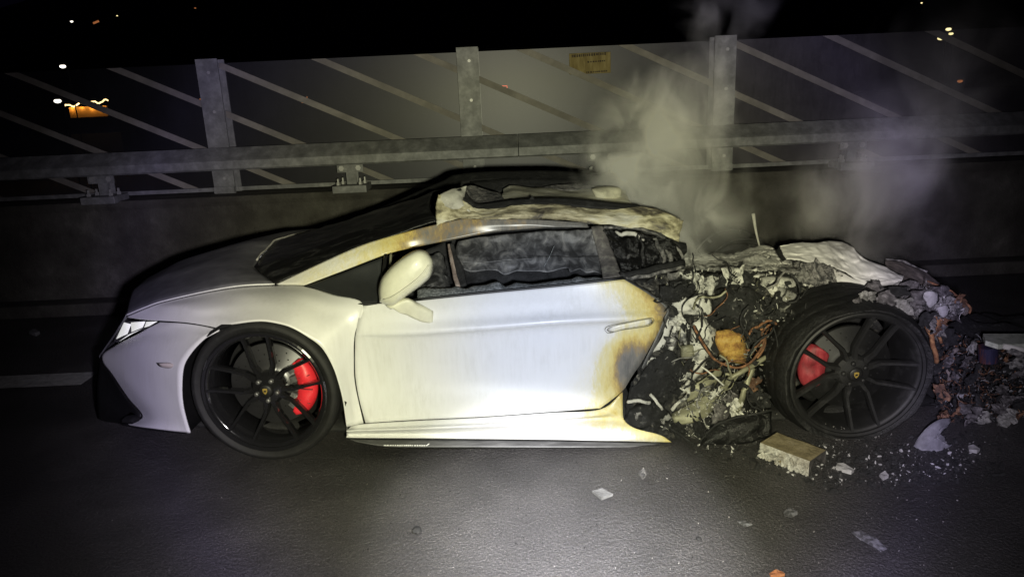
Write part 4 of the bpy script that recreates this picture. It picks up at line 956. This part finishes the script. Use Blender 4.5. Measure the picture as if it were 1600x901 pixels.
# melted lower skirt in front of the wheel
patch('melted_skirt', [[(1088, 692, .06), (1104, 676, .06), (1128, 660, .06), (1165, 650, .06), (1205, 642, .10)], [(1092, 696, .03), (1112, 688, .02), (1140, 676, .02), (1172, 666, .02), (1206, 660, .06)], [(1096, 700, .04), (1120, 698, .03), (1150, 694, .03), (1180, 688, .03), (1206, 680, .05)]], SOOTG, car, 8, 8, .01, amp=.012, freq=11)
tube('skirt_edge', [(1036, 662, .07), (1060, 676, .06), (1088, 694, .05), (1106, 674, .055), (1130, 658, .055), (1206, 640, .09)], .006, SOOT, car, 6, 6, amp=.003)
# rear fender sheet, bleached and folded
BASE = noisy('bleached_fender_sheet', [(0, (.07, .068, .06)), (.22, (.36, .35, .32)), (.36, (.56, .55, .52)), (.5, (.66, .65, .61)), (1, (.74, .73, .70))], 6, .75, .3, .004, bscale=50, dist=.6)
fs_ = patch('rear_fender_sheet', [
 [(1219, 384, .55), (1245, 380.5, .56), (1275, 378.5, .57), (1298, 377, .58), (1318, 378.5, .58), (1332, 386, .55), (1345, 400, .50), (1380, 416, .44), (1414, 432, .38)],
 [(1221, 390, .50), (1248, 387, .51), (1277, 386, .52), (1300, 387, .52), (1318, 392, .51), (1334, 403, .47), (1350, 414, .42), (1380, 424, .38), (1413, 433.5, .36)],
 [(1225, 398, .45), (1250, 396, .46), (1278, 398, .46), (1300, 402, .46), (1320, 412, .44), (1338, 424, .40), (1356, 431, .37), (1382, 433, .34), (1409, 436, .34)],
 [(1229, 404, .42), (1252, 405, .42), (1280, 410, .42), (1303, 416, .41), (1322, 425, .39), (1338, 434, .36), (1358, 438, .34), (1382, 438, .32), (1405, 440, .33)]], BASE, car, 9, 8, .008, amp=.018, freq=14, ridge=.008)
patch('rear_fender_sheet', [
 [(1302, 419, .40), (1318, 426, .385), (1336, 436, .355), (1358, 440.5, .33), (1383, 440.5, .315), (1406, 440, .325)],
 [(1306, 432, .38), (1322, 438, .36), (1340, 443, .34), (1360, 445, .33), (1380, 445, .32), (1402, 442, .33)],
 [(1312, 450, .36), (1326, 451, .35), (1344, 450, .34), (1362, 448, .335), (1378, 447, .33), (1398, 444, .335)]], BASE, car, 5, 6, .008, amp=.006, freq=12)
patch('folded_edge', [[(1219, 384, .56), (1223, 395, .48), (1229, 405, .43)], [(1214, 392, .62), (1217, 399, .58), (1224, 408, .5)]], SOOT, car, 4, 4, .005)
patch('crinkled_metal', [
 [(1238, 408, .52), (1255, 408, .46), (1275, 409, .44), (1295, 416, .42), (1312, 428, .4)],
 [(1244, 430, .44), (1260, 428, .40), (1278, 428, .38), (1298, 434, .37), (1314, 444, .36)],
 [(1250, 458, .36), (1264, 455, .33), (1282, 452, .33), (1300, 456, .33), (1318, 458, .34)],
 [(1254, 486, .34), (1268, 480, .32), (1286, 472, .33), (1304, 468, .34), (1322, 466, .36)]], ASHG, car, 12, 12, .008, amp=.05, freq=15, ridge=.03)
# torn rear corner: far quarter and bumper remains
TAIL = noisy('scorched_tail_skin', [(0, (.05, .045, .04)), (.4, (.12, .105, .095)), (.65, (.22, .19, .17)), (.85, (.36, .31, .27)), (1, (.55, .5, .45))], 12, .75, .7, .008, dist=.6)
patch('tail_skin', [
 [(1384, 406, .75), (1412, 408, .78), (1446, 424, .74), (1476, 446, .66), (1498, 464, .56), (1516, 480, .48)],
 [(1388, 420, .62), (1415, 425, .64), (1444, 440, .60), (1470, 456, .54), (1492, 472, .48), (1515, 487, .44)],
 [(1400, 440, .48), (1420, 444, .50), (1440, 455, .48), (1464, 470, .44), (1486, 482, .42), (1509, 491, .42)]], TAIL, car, 8, 8, .01, amp=.018, freq=10)
tube('tail_skin_edge', [(1384, 406, .75), (1400, 407, .77), (1414, 408, .78), (1432, 418, .75), (1447, 425, .73)], .006, ASHG, car, 6, 5, amp=.006)
tube('tail_skin_edge', [(1446, 440, .62), (1476, 450, .56), (1498, 466, .5), (1516, 480, .46), (1514, 490, .44)], .006, RUST, car, 6, 5, amp=.008)
patch('tail_underside', [
 [(1396, 446, .40), (1420, 450, .40), (1445, 458, .40), (1470, 474, .40), (1500, 488, .42)],
 [(1404, 462, .36), (1425, 470, .34), (1446, 478, .36), (1470, 490, .38), (1490, 496, .42)],
 [(1420, 482, .34), (1436, 494, .32), (1450, 500, .34), (1462, 504, .38), (1476, 500, .42)],
 [(1440, 505, .36), (1450, 515, .34), (1456, 522, .36), (1466, 520, .40), (1478, 508, .44)]], ASHG, car, 10, 10, .01, amp=.04, freq=14, ridge=.02)
VIO = noisy('pale_flaked_ash', [(0, (.16, .155, .15)), (.4, (.34, .335, .33)), (1, (.5, .495, .49))], 30, .9, .6, .006)
pillow('pale_flake', [(1444, 456), (1458, 453), (1470, 462), (1466, 476), (1454, 480), (1444, 470)], .32, .015, .01, VIO, car, n=2, amp=.012, freq=24, rings=4)
pillow('pale_flake', [(1464, 480), (1478, 474), (1484, 486), (1476, 496), (1466, 492)], .34, .015, .01, VIO, car, n=2, amp=.012, freq=24, rings=4)
pillow('pale_flake', [(1422, 462), (1430, 464), (1428, 474), (1418, 472)], .30, .015, .01, VIO, car, n=2, amp=.012, freq=24, rings=4)
ORF = noisy('rust_orange_flake', [(0, (.06, .025, .015)), (.4, (.22, .10, .045)), (.75, (.42, .22, .09)), (1, (.6, .38, .22))], 30, .9, .8, .006)
pillow('rusted_flake', [(1446, 500), (1458, 490), (1470, 498), (1466, 514), (1458, 528), (1450, 520)], .36, .02, .02, ORF, car, n=2, amp=.016, freq=22, rings=4)
tube('rusted_strip', [(1448, 500, .34), (1454, 520, .34), (1462, 545, .34), (1464, 566, .36)], .011, ORF, car, 6, 5, amp=.008)
tube('rusted_strip', [(1466, 496, .38), (1464, 515, .40), (1470, 535, .42)], .008, ORF, car, 6, 5, amp=.012)
tube('rusted_strip', [(1500, 466, .46), (1504, 476, .45), (1502, 486, .45)], .01, ORF, car, 6, 5, amp=.008)
tube('hanging_strut', [(1488, 458, .42), (1472, 482, .40), (1454, 504, .36), (1446, 512, .36)], .007, SOOT, car, 6, 5)
# crumpled torn sheets
def crumple(x, y, w, s, m, parent=car, name='torn_sheet', world=None):
    n = 9; V = []; sd = rd.uniform(0, 50); a = rd.uniform(0, pi); el = rd.uniform(.45, 1); tz = Vector((rd.uniform(-.5, .5), rd.uniform(-.4, .4), rd.uniform(-.5, .5)))
    c = P(x, y, w) if world is None else world
    for i in range(n):
        r = []
        for j in range(n):
            u = (i/(n-1)-.5)*2; v = (j/(n-1)-.5)*2
            k = 1+.45*noise.noise(Vector((u*1.3, v*1.3, sd))); du, dv = u*s*k, v*s*k*el
            p = Vector((du*cos(a)-dv*sin(a), 0, du*sin(a)+dv*cos(a)))
            q = Vector((u*1.2, v*1.2, sd+7)); p.y = (abs(noise.noise(q))*1.6-abs(noise.noise(q*2.3))*.9)*s + p.x*tz.x*.8 + p.z*tz.z
            p.x += .25*s*noise.noise(q*1.7+Vector((3, 0, 0))); p.z += .25*s*noise.noise(q*1.7+Vector((0, 3, 0)))
            r.append(c+p)
        V.append(r)
    return gridmesh(name, V, parent, m, thick=.003, smooth=rd.random() < .5)
for (x, y, w, s, mi) in ((1066, 440, .26, .05, 1), (1092, 446, .24, .05, 0), (1150, 436, .28, .06, 0), (1172, 440, .26, .05, 3), (1128, 444, .26, .05, 3), (1048, 462, .15, .05, 3), (1070, 462, .16, .045, 3), (1122, 500, .14, .045, 3), (1060, 505, .12, .04, 0), (1052, 530, .12, .035, 1),
    (1180, 486, .15, .05, 3), (1210, 484, .18, .06, 3), (1232, 476, .2, .06, 2), (1218, 500, .18, .05, 3), (1150, 508, .13, .045, 3), (1095, 528, .12, .035, 0), (1072, 588, .12, .035, 0), (1050, 600, .09, .04, 3), (1020, 640, .07, .04, 3), (1000, 652, .07, .035, 1),
    (1182, 530, .16, .045, 3), (1206, 548, .16, .045, 3), (1176, 600, .14, .04, 5), (1190, 622, .14, .04, 3), (1142, 622, .12, .035, 4), (1126, 648, .08, .045, 4), (1092, 664, .06, .05, 3), (1060, 672, .06, .04, 3), (1150, 640, .1, .04, 0), (1040, 655, .06, .03, 2),
    (1256, 440, .36, .06, 2), (1280, 432, .38, .06, 1), (1300, 446, .36, .05, 2), (1262, 462, .33, .05, 0), (1284, 458, .33, .05, 1), (1240, 452, .34, .04, 3),
    (1414, 456, .34, .05, 4), (1440, 466, .34, .05, 4), (1430, 480, .33, .045, 3), (1456, 488, .33, .04, 4), (1480, 476, .36, .05, 2), (1494, 482, .38, .045, 4), (1500, 474, .4, .04, 5), (1466, 462, .36, .05, 4), (1395, 452, .36, .04, 2), (1474, 500, .36, .04, 5), (1460, 515, .34, .03, 5), (1450, 500, .33, .03, 4),
    (1355, 470, .04, .04, 2), (1385, 470, .05, .045, 4), (1412, 478, .05, .04, 2), (1340, 474, .03, .025, 4),
    (1330, 458, .2, .05, 3), (1365, 456, .2, .05, 4), (1398, 458, .18, .055, 3), (1425, 474, .14, .05, 4), (1450, 500, .12, .04, 3), (1300, 462, .22, .05, 3), (1290, 470, .24, .05, 2)):
    crumple(x, y, w, s*.9, (ASH, ASHG, GREYF, CHARB, DARKF, RUSTF)[mi])
# loose char, ash and metal bits on the remains
for k in range(34):
    x, y = sample([(1050, 470), (1110, 440), (1240, 450), (1250, 480), (1190, 560), (1180, 630), (1100, 670), (1040, 660), (1060, 590)])
    a = rd.uniform(0, 2*pi); pts = []; w = rd.uniform(.05, .12)
    for i in range(6): pts.append((x, y, w+rd.uniform(-.01, .02))); x += 13*cos(a); y += 13*sin(a); a += rd.uniform(-.9, .9)
    tube('charred_cable', pts, rd.choice((.0025, .0035, .005)), (SOOT, SOOT, GREYF, RUST, OLIVE, SOOT, ASHG)[k % 7], car, 5, 4, amp=.004)
A1 = [(985, 440), (1060, 424), (1130, 430), (1250, 440), (1260, 480), (1215, 520), (1190, 600), (1195, 640), (1100, 680), (1050, 680), (985, 664), (978, 640), (1000, 580), (1036, 530), (1046, 484)]
wf = lambda x, y: .10+rd.uniform(0, .12)+(.10 if y < 460 else 0)
scatter('charred_fragments', A1, 700, .004, .03, wf, CHARB, curls=.2)
scatter('ash_fragments', A1, 200, .002, .008, wf, ASH, curls=.35)
scatter('grey_fragments', A1, 150, .003, .013, wf, ASHG, curls=.2)
scatter('metal_fragments', A1, 80, .004, .014, wf, OLIVE, curls=.5)
scatter('ash_fragments', [(1060, 420), (1180, 418), (1250, 430), (1250, 446), (1170, 442), (1110, 458), (1080, 446)], 130, .003, .010, lambda x, y: .34+rd.uniform(-.06, .1), ASH)
A2 = [(1060, 640), (1110, 606), (1135, 612), (1165, 640), (1200, 640), (1140, 660), (1100, 690), (1060, 676), (1030, 668)]
scatter('ash_fragments', A2, 420, .0015, .008, lambda x, y: .07+rd.uniform(0, .06), ASH, curls=.2)
scatter('grey_fragments', A2, 300, .002, .010, lambda x, y: .07+rd.uniform(0, .06), ASHG, curls=.2)
scatter('rusted_fragments', [(1170, 510), (1220, 500), (1232, 530), (1190, 570), (1170, 560)], 70, .004, .016, lambda x, y: .16+rd.uniform(0, .08), RUST, curls=.5)
A3 = [(1400, 446), (1450, 446), (1512, 486), (1480, 500), (1455, 520), (1440, 500), (1400, 470)]
ash_t = []
scatter('ash_specks', [(1185, 560), (1200, 520), (1240, 480), (1300, 462), (1310, 470), (1262, 500), (1230, 550), (1222, 600), (1240, 660), (1222, 668), (1190, 630)], 90, .0015, .006, lambda x, y: .06+rd.uniform(0, .1), ASHG)
scatter('ash_on_rim', [(1290, 660), (1340, 672), (1390, 668), (1400, 684), (1350, 694), (1290, 690)], 120, .002, .010, lambda x, y: .02+rd.uniform(0, .04), ASHG)
scatter('grey_fragments', A3, 260, .004, .018, lambda x, y: .32+rd.uniform(0, .1), ASHG, curls=.2)
scatter('ash_fragments', A3, 90, .003, .012, lambda x, y: .32+rd.uniform(0, .1), VIO, curls=.2)
A4 = [(1250, 410), (1310, 418), (1320, 450), (1262, 480), (1246, 440)]
scatter('grey_fragments', A4, 160, .004, .016, lambda x, y: .36+rd.uniform(0, .06), ASHG, curls=.2)

# ================================================================== LOOSE THINGS ON THE ROAD
def gw(x, y, s): return ground(x, y, s*.35)
# heap of burnt drive parts behind the wheel
hp = empty('burnt_wreckage_heap', ground(1535, 655)); tag(hp, 'dark heap of burnt and rusted engine wreckage lying behind the rear wheel', 'wreckage')
def ht(v): return v-hp.location
V = []
for i in range(40):
    r = []
    for j in range(26):
        x = .0+2.6*i/39; y = .16+1.0*j/25; u = min(1, j/14)
        z = (.20*u*(.55+.5*noise.noise(Vector((x*2.2, y*2, 1))))+.08*fbm((x, y, 0), 6)*u)*(1 if i > 3 else i/3)
        r.append(Vector((x-.34, y, max(z, -.01)+.0)))
    V.append(r)
gridmesh('charred_mass', V, hp, CHARB, thick=0, toward=Vector((0, -.3, 1)))
HP = [(1462, 530), (1490, 520), (1530, 530), (1600, 545), (1600, 660), (1540, 662), (1470, 656), (1464, 600)]
def hw(x, y, s):
    p = P(x, y, (.10 if y > 640 else .10+(640-y)/120*.52)+rd.uniform(0, .18)); w = g1+ax*p.x+nn*p.y; w.z = max(p.z, s*.3); return w-hp.location
scatter('charred_fragments', HP, 800, .005, .026, None, CHARB, hp, curls=.25, world=hw)
scatter('rusted_fragments', HP, 520, .003, .014, None, noisy('dark_rust', [(0, (.03, .015, .01)), (.5, (.14, .065, .035)), (.8, (.36, .20, .10)), (1, (.6, .4, .25))], 40, .85), hp, curls=.75, world=hw)
scatter('grey_fragments', HP, 320, .003, .014, None, noisy('sooted_metal', [(0, .05), (.5, .2), (1, .5)], 40, .6), hp, curls=.6, world=hw)
def hpt(x, y, w): p = P(x, y, w); q = g1+ax*p.x+nn*p.y; q.z = p.z; return q-hp.location
vs, fs = tubepts([hpt(1544, 541, .34), hpt(1544, 564, .34)], .040, 24); mk('metal_canister', vs, fs, hp, noisy('heat_blued_metal', [(0, (.03, .03, .08)), (.5, (.07, .065, .13)), (.65, (.26, .10, .07)), (1, (.4, .2, .12))], 16, .35, metallic=.6, stretch=(1, 1, .2)), False)
for a in ([(1498, 600, .6), (1506, 618, .58), (1520, 628, .58), (1516, 612, .6)], [(1470, 610, .5), (1484, 590, .5), (1478, 560, .5), (1496, 545, .52)], [(1572, 560, .6), (1582, 590, .58), (1596, 610, .58)], [(1505, 560, .55), (1530, 575, .55), (1520, 610, .55)]):
    q = [hpt(*p) for p in cr(a, 5)]; vs, fs = tubepts(q, .012, 7); mk('bent_pipe', vs, fs, hp, TAIL)
o = hpt(1545, 640, .55); vs, fs = [], []; shard(vs, fs, o, .035, .5); mk('ochre_lump', vs, fs, hp, OCHRE, False)
for k in range(34):
    x, y = sample(HP); o = crumple(0, 0, 0, rd.uniform(.02, .045), (CHARB, DARKF, GREYF, RUSTF, CHARB, DARKF)[k % 6], hp, 'torn_sheet', world=hpt(x, y, (.04 if y > 640 else .04+(640-y)/120*.52)+rd.uniform(0, .08)))
# alloy slab at the right edge
sl = empty('alloy_slab', ground(1590, 655)+Vector((0, .5, 0))); tag(sl, 'pale metal slab resting on the wreckage heap at the right edge', 'metal slab')
def gp_(x, y, w): p = P(x, y, w); q = g1+ax*p.x+nn*p.y; q.z = p.z; return q-sl.location
top = [(1536, 521, .42), (1620, 521, .52), (1640, 536, .40), (1600, 537, .34), (1560, 538, .30), (1540, 532, .33)]
vs = [gp_(*a) for a in top]; n = len(vs); vs += [v-Vector((0, 0, .022)) for v in vs]
mk('plate', vs, [tuple(range(n)), tuple(range(2*n-1, n-1, -1))]+[(k, n+k, n+(k+1) % n, (k+1) % n) for k in range(n)], sl, noisy('ash_dusted_alloy', [(0, (.2, .22, .18)), (.5, (.42, .45, .37)), (1, (.60, .62, .54))], 30, .7), False)
q = [gp_(1576, 546, .30), gp_(1590, 552, .30), gp_(1630, 566, .34)]; vs, fs = tubepts(q, .016, 6); mk('flange', vs, fs, sl, ASHG)
q = [gp_(1568, 541, .30), gp_(1600, 547, .32), gp_(1640, 549, .34)]; vs, fs = tubepts(q, .014, 6); mk('flange', vs, fs, sl, SHEET)
# broken block in front of the rear wheel
A_ = ground(1186, 714); B_ = ground(1263, 744); Cc = ground(1292, 731)
u = (B_-A_).normalized(); v_ = Vector((-u.y, u.x, 0)); L = (B_-A_).length; Wd = .135; Hh = .066
blk = empty('broken_block', (A_+B_)/2, atan2(u.y, u.x)); tag(blk, 'oblong broken kerb block with brown top lying before the rear wheel', 'stone block')
n1_, n2_, n3_ = 22, 10, 6
def facegrid(o0, du, dv, nu, nv, chip):
    V = []
    for i in range(nu+1):
        r = []
        for j in range(nv+1):
            p = Vector(o0)+Vector(du)*(i/nu)+Vector(dv)*(j/nv)
            e = chip(p, i/nu, j/nv); r.append(p+e)
        V.append(r)
    return V
def bp_(p):
    q = Vector(p); return q
TOPM = noisy('mossy_brown_block_top', [(0, (.10, .08, .04)), (.5, (.22, .18, .10)), (1, (.34, .29, .19))], 18, .95, .8, .006, bscale=60)
FRM = noisy('broken_pale_block_side', [(0, (.10, .09, .08)), (.3, (.30, .28, .24)), (.6, (.46, .45, .41)), (1, (.6, .6, .56))], 26, .95, 1, .01, bscale=60)
bmv, bmf = [], []
nx = 26; prof_ = [(0, 0), (0, .3), (0, .6), (0, .85), (.02, 1), (.3, 1), (.65, 1), (.98, 1), (1, .9), (1, .5), (1, 0)]
V = []
for i in range(nx+1):
    x = -L/2+L*i/nx; r = []
    for (a, b2) in prof_:
        p = Vector((x, a*Wd, b2*Hh)); e = fbm(p+Vector((3, 1, 0)), 22)
        if a < .1: p.y -= .006*e; p.x += .003*e; p.y += .014*(1-b2)*max(0, fbm(p, 9)) + (.012 if b2 < .5 and x < -.01 else 0)
        p.z += .002*e
        r.append(p)
    V.append(r)
o = gridmesh('block_body', V, blk, TOPM, thick=0, toward=Vector((0, -.5, 1)), smooth=False)
o.data.materials.append(FRM)
for pgn in o.data.polygons:
    if pgn.center.y < .012 : pgn.material_index = 1
o.data.materials.append(DARKF)  # dark colour paints in the shade on the end turned from the torch
bm = bmesh.new(); bm.from_mesh(o.data); fl_ = bmesh.ops.holes_fill(bm, edges=bm.edges, sides=0)
for f_ in fl_['faces']: f_.material_index = 2
bmesh.ops.recalc_face_normals(bm, faces=bm.faces); bm.to_mesh(o.data); bm.free()
vs, fs = [], []
for k in range(90):
    shard(vs, fs, Vector((rd.uniform(-L/2, L/2), -.006-rd.random()*.01, rd.uniform(.008, Hh*.8))), rd.uniform(.004, .011), .5)
mk('crumbling_face', vs, fs, blk, FRM, False)['kind'] = 'stuff'
vs, fs = [], []
# aluminium shard standing behind
sh = empty('curved_shard', ground(1458, 702)); tag(sh, 'pale grey curved metal shard standing on the road behind the rear wheel', 'metal shard')
out = [(1427, 698), (1434, 684), (1446, 670), (1458, 660), (1472, 654), (1488, 654), (1482, 663), (1470, 668), (1468, 676), (1478, 684), (1476, 694), (1488, 699), (1478, 703), (1464, 708), (1450, 704), (1438, 704)]
def sg(x, y, w): p = P(x, y, w); q = g1+ax*p.x+nn*p.y; q.z = max(p.z, .004); return q-sh.location
base_w = .03
ol = cr([(a, b, 0) for a, b in out]+[(out[0][0], out[0][1], 0)], 3)[:-1]; c = ol.mean(0); V = []
for s in (1, .8, .6, .4, .2, .03):
    r = []
    for q in ol: 
        x, y = c[0]+(q[0]-c[0])*s, c[1]+(q[1]-c[1])*s; r.append(sg(x, y, -.09+(706-y)*.0016+.03*((x-1455)/30)**2+.006*fbm((x*.05, y*.05, 0), 1)))
    V.append(r)
o = gridmesh('shard_sheet', V, sh, noisy('violet_grey_alloy', [(0, (.09, .09, .095)), (.5, (.19, .19, .20)), (1, (.32, .32, .33))], 24, .75, .4, .004), thick=.005, close=True)
# flat things lying on the road
def flatpiece(name, outline, m, label, cat, h=.006, group=None, curlz=.006):
    g0 = ground(*np.array(outline).mean(0)); e = empty(name, g0); tag(e, label, cat, group)
    vs = []; n = len(outline)
    for k, (x, y) in enumerate(outline): p = ground(x, y)-g0; vs.append(p+Vector((0, 0, .003+h+curlz*(k % 2))))
    ctr = Vector((0, 0, .006+h)); vb = [Vector((v.x, v.y, .002)) for v in vs]
    o = mk(name+'_piece' if not name.endswith('piece') else 'flat_body', vs+vb+[ctr], [(k, (k+1) % n, 2*n) for k in range(n)]+[(k, n+k, n+(k+1) % n, (k+1) % n) for k in range(n)]+[tuple(range(2*n-1, n-1, -1))], e, m, False)
    return e
def flatone(name, outline, m, label, cat, h=.006, group=None, curlz=.006):
    e = flatpiece(name, outline, m, label, cat, h, group, curlz); o = e.children[0]; o.parent = None; o.location = e.location; nm = e.name
    for k in ('label', 'category', 'group'):
        if k in e.keys(): o[k] = e[k]
    bpy.data.objects.remove(e); o.name = name; return o
flatone('flat_fragment', [(925, 770), (941, 768), (958, 775), (940, 782)], noisy('grey_fragment', [(0, .07), (.5, (.12, .12, .115)), (1, .2)], 40, .8), 'flat grey four-cornered fragment alone on the brightly lit road', 'fragment', .008)
flatone('orange_leaf', [(1202, 897), (1212, 893), (1222, 894), (1226, 900), (1214, 903), (1204, 902)], noisy('orange_leaf_skin', [(0, (.25, .08, .03)), (1, (.6, .26, .10))], 40, .8), 'small orange leaf on the road at the bottom edge', 'leaf', .002)
flatone('ash_cake', [(1308, 728), (1318, 730), (1334, 738), (1330, 742), (1316, 738), (1306, 734)], VIO, 'largest pale ash lump on the road right of the stone block', 'ash lump', .012)
flatone('ash_cake', [(1374, 745), (1382, 742), (1388, 747), (1380, 751)], VIO, 'pale ash lump farther right of the stone block', 'ash lump', .012)
flatone('pale_chip', [(1512, 700), (1520, 700), (1531, 705), (1526, 709), (1514, 706)], VIO, 'pale chip on the road right of the curved shard', 'fragment', .010)
flatone('pale_chip', [(998, 742), (1006, 736), (1010, 744), (1004, 750)], ASHG, 'white chip on the lit road below the burnt sill end', 'fragment', .010)
flatone('pale_chip', [(46, 522), (54, 519), (63, 522), (56, 526)], METAL, 'pale scrap on the dark shoulder before the parapet at far left', 'fragment', .02)
def pebble(x, y, s, m, label, name='stone', cat='stone'):
    g0 = ground(x, y); bm = bmesh.new(); bmesh.ops.create_icosphere(bm, subdivisions=2, radius=s)
    for v in bm.verts: v.co *= 1+.35*noise.noise(v.co*(1.2/s)); v.co.z = v.co.z*.6+s*.5
    me = bpy.data.meshes.new(name); bm.to_mesh(me); bm.free(); o = put(name, me, None, m, False); o.location = g0; tag(o, label, cat); return o
pebble(652, 831, .018, SOOT, 'small dark stone on the lit road below the door front')
pebble(1092, 843, .010, SOOT, 'small dark stone on the road right of the bright patch')
# pale soot stains and foam residue (flat deposits)
def stain(name, outline, m, label, cat='stain'):
    e = flatone(name, outline, m, label, cat, .0005, curlz=.0); return e
STN = noisy('dried_foam_residue', [(0, .05), (.45, .06), (.6, (.16, .16, .17)), (1, (.28, .28, .29))], 60, .85, .4, .002)
stain('foam_residue', [(1224, 800), (1232, 794), (1245, 797), (1246, 804), (1236, 809), (1226, 806)], STN, 'greyish residue patch below the stone block')
stain('foam_residue', [(1330, 832), (1345, 830), (1370, 842), (1386, 858), (1376, 862), (1360, 852), (1342, 842)], STN, 'long curved residue smear on the road at lower right')
stain('foam_residue', [(1152, 815), (1164, 814), (1176, 820), (1164, 824)], STN, 'small residue patch left of the curved smear')
# grit and ash flakes on the road
def road_scatter(name, poly, n, s0, s1, m, label, dens=None):
    vs, fs = [], []
    for i in range(n):
        x, y = sample(poly)
        s = s0*(s1/s0)**(rd.random()**3); shard(vs, fs, ground(x, y, s*.25), s, .3)
    o = mk(name, vs, fs, None, m, False); tag(o, label, 'debris', kind='stuff'); return o
road_scatter('ash_flakes', [(1090, 690), (1200, 690), (1560, 690), (1500, 745), (1300, 760), (1150, 715), (1080, 705)], 560, .0012, .010, VIO, 'pale ash flakes strewn round the rear wheel')
road_scatter('black_cinders', [(1080, 695), (1580, 670), (1560, 750), (1300, 770), (1180, 730), (1090, 715)], 1100, .003, .02, CHARB, 'black cinders strewn round the rear wheel')
road_scatter('white_grit', [(950, 700), (1500, 740), (1500, 901), (900, 901), (940, 790)], 380, .0010, .0042, GREYF, 'white grit scattered over the road below the wreck')
road_scatter('dark_grit', [(550, 705), (1200, 705), (1400, 901), (500, 901)], 420, .0015, .006, SOOT, 'dark grit scattered over the lit road')
road_scatter('fine_grit', [(180, 730), (560, 700), (950, 705), (900, 901), (150, 901)], 110, .0012, .004, ASHG, 'fine pale grit on the road before the front wheel')
# ================================================================== SMOKE
def smoke(name, lo, hi, stations, dens, label, col=(.8, .8, .8), scale=2.4, thr=.42, seed=0.):
    """box of air; stations = (height, centre x, centre y, radius x, radius y, density)"""
    bx_ = boxv(((lo[0]+hi[0])/2, (lo[1]+hi[1])/2, (lo[2]+hi[2])/2), (hi[0]-lo[0], hi[1]-lo[1], hi[2]-lo[2]))
    m = bpy.data.materials.new(name); m.use_nodes = True; nt = m.node_tree; nt.nodes.clear(); out = nt.nodes.new('ShaderNodeOutputMaterial')
    pv = nt.nodes.new('ShaderNodeVolumePrincipled'); pv.inputs['Color'].default_value = (*col, 1); pv.inputs['Anisotropy'].default_value = -.3
    tc = nt.nodes.new('ShaderNodeTexCoord'); sx = nt.nodes.new('ShaderNodeSeparateXYZ'); nt.links.new(tc.outputs['Object'], sx.inputs[0])
    zmin, zmax = stations[0][0], stations[-1][0]
    zf = math_(nt, 'DIVIDE', math_(nt, 'SUBTRACT', sx.outputs[2], zmin), zmax-zmin, clamp=True)
    def curve(idx, sc):
        return math_(nt, 'MULTIPLY', ramp(nt, zf, [((s[0]-zmin)/(zmax-zmin), s[idx]/sc) for s in stations], 'B_SPLINE' if False else 'LINEAR'), sc)
    n2 = nt.nodes.new('ShaderNodeTexNoise'); n2.inputs['Scale'].default_value = 1.5; n2.inputs['Detail'].default_value = 3
    mp = nt.nodes.new('ShaderNodeMapping'); mp.inputs['Location'].default_value = (seed, seed, 0); mp.inputs['Scale'].default_value = (1, 1, .75); nt.links.new(tc.outputs['Object'], mp.inputs[0])
    nt.links.new(mp.outputs[0], n2.inputs[0]); sw_ = nt.nodes.new('ShaderNodeSeparateXYZ'); nt.links.new(n2.outputs['Color'], sw_.inputs[0])
    wx = math_(nt, 'MULTIPLY_ADD', sw_.outputs[0], .7, -.35)
    dx = math_(nt, 'DIVIDE', math_(nt, 'ADD', math_(nt, 'SUBTRACT', sx.outputs[0], curve(1, 4)), wx), curve(3, 2))
    dy = math_(nt, 'DIVIDE', math_(nt, 'SUBTRACT', sx.outputs[1], curve(2, 6)), curve(4, 2))
    r2 = math_(nt, 'ADD', math_(nt, 'MULTIPLY', dx, dx), math_(nt, 'MULTIPLY', dy, dy))
    fall = math_(nt, 'EXPONENT', math_(nt, 'MULTIPLY', r2, -1.6), 0)
    n1 = nt.nodes.new('ShaderNodeTexNoise'); n1.inputs['Scale'].default_value = scale; n1.inputs['Detail'].default_value = 5; n1.inputs['Distortion'].default_value = 1.0; nt.links.new(mp.outputs[0], n1.inputs[0])
    nz = math_(nt, 'MULTIPLY', math_(nt, 'SUBTRACT', n1.outputs[0], thr), 1/(.75-thr), clamp=True)
    # fade out towards every wall of the box
    d = math_(nt, 'MULTIPLY', math_(nt, 'MULTIPLY', fall, math_(nt, 'ADD', nz, .10)), math_(nt, 'MULTIPLY', curve(5, 1), dens))
    d = math_(nt, 'SUBTRACT', d, dens*.012); d = math_(nt, 'MAXIMUM', d, 0)
    nt.links.new(d, pv.inputs['Density']); nt.links.new(pv.outputs[0], out.inputs['Volume'])
    o = mk(name, bx_[0], bx_[1], None, m, False); tag(o, label, 'smoke', kind='stuff'); return o
# main plume rises from the engine bay, second one from the tail
smoke('white_smoke', (.0, 3.2, .62), (1.9, 4.7, 2.7), [(.62, .85, 3.7, .30, .30, .35), (.85, .78, 3.75, .36, .32, .9), (1.15, .78, 3.9, .30, .32, 1.), (1.4, .90, 4.0, .28, .32, .6), (1.7, 1.08, 4.0, .34, .34, .11), (2.2, 1.25, 4.0, .45, .35, .035), (2.7, 1.35, 4.0, .45, .3, .0)], 16, 'white smoke rising from the burnt engine bay', (.97, .96, .93), 3.6, .49)
smoke('thin_smoke', (1.25, 3.3, .55), (3.1, 4.8, 2.1), [(.55, 1.8, 3.8, .35, .3, .4), (.85, 2.0, 3.9, .45, .3, 1.), (1.15, 2.2, 4.0, .45, .3, .8), (1.5, 2.4, 4.0, .5, .3, .3), (2.1, 2.6, 4.0, .5, .3, .0)], 3.6, 'thin pinkish smoke drifting over the torn rear end', (.97, .95, .88), 3.2, .48, 5.)
S.cycles.volume_step_rate = .5; S.cycles.volume_bounces = 1
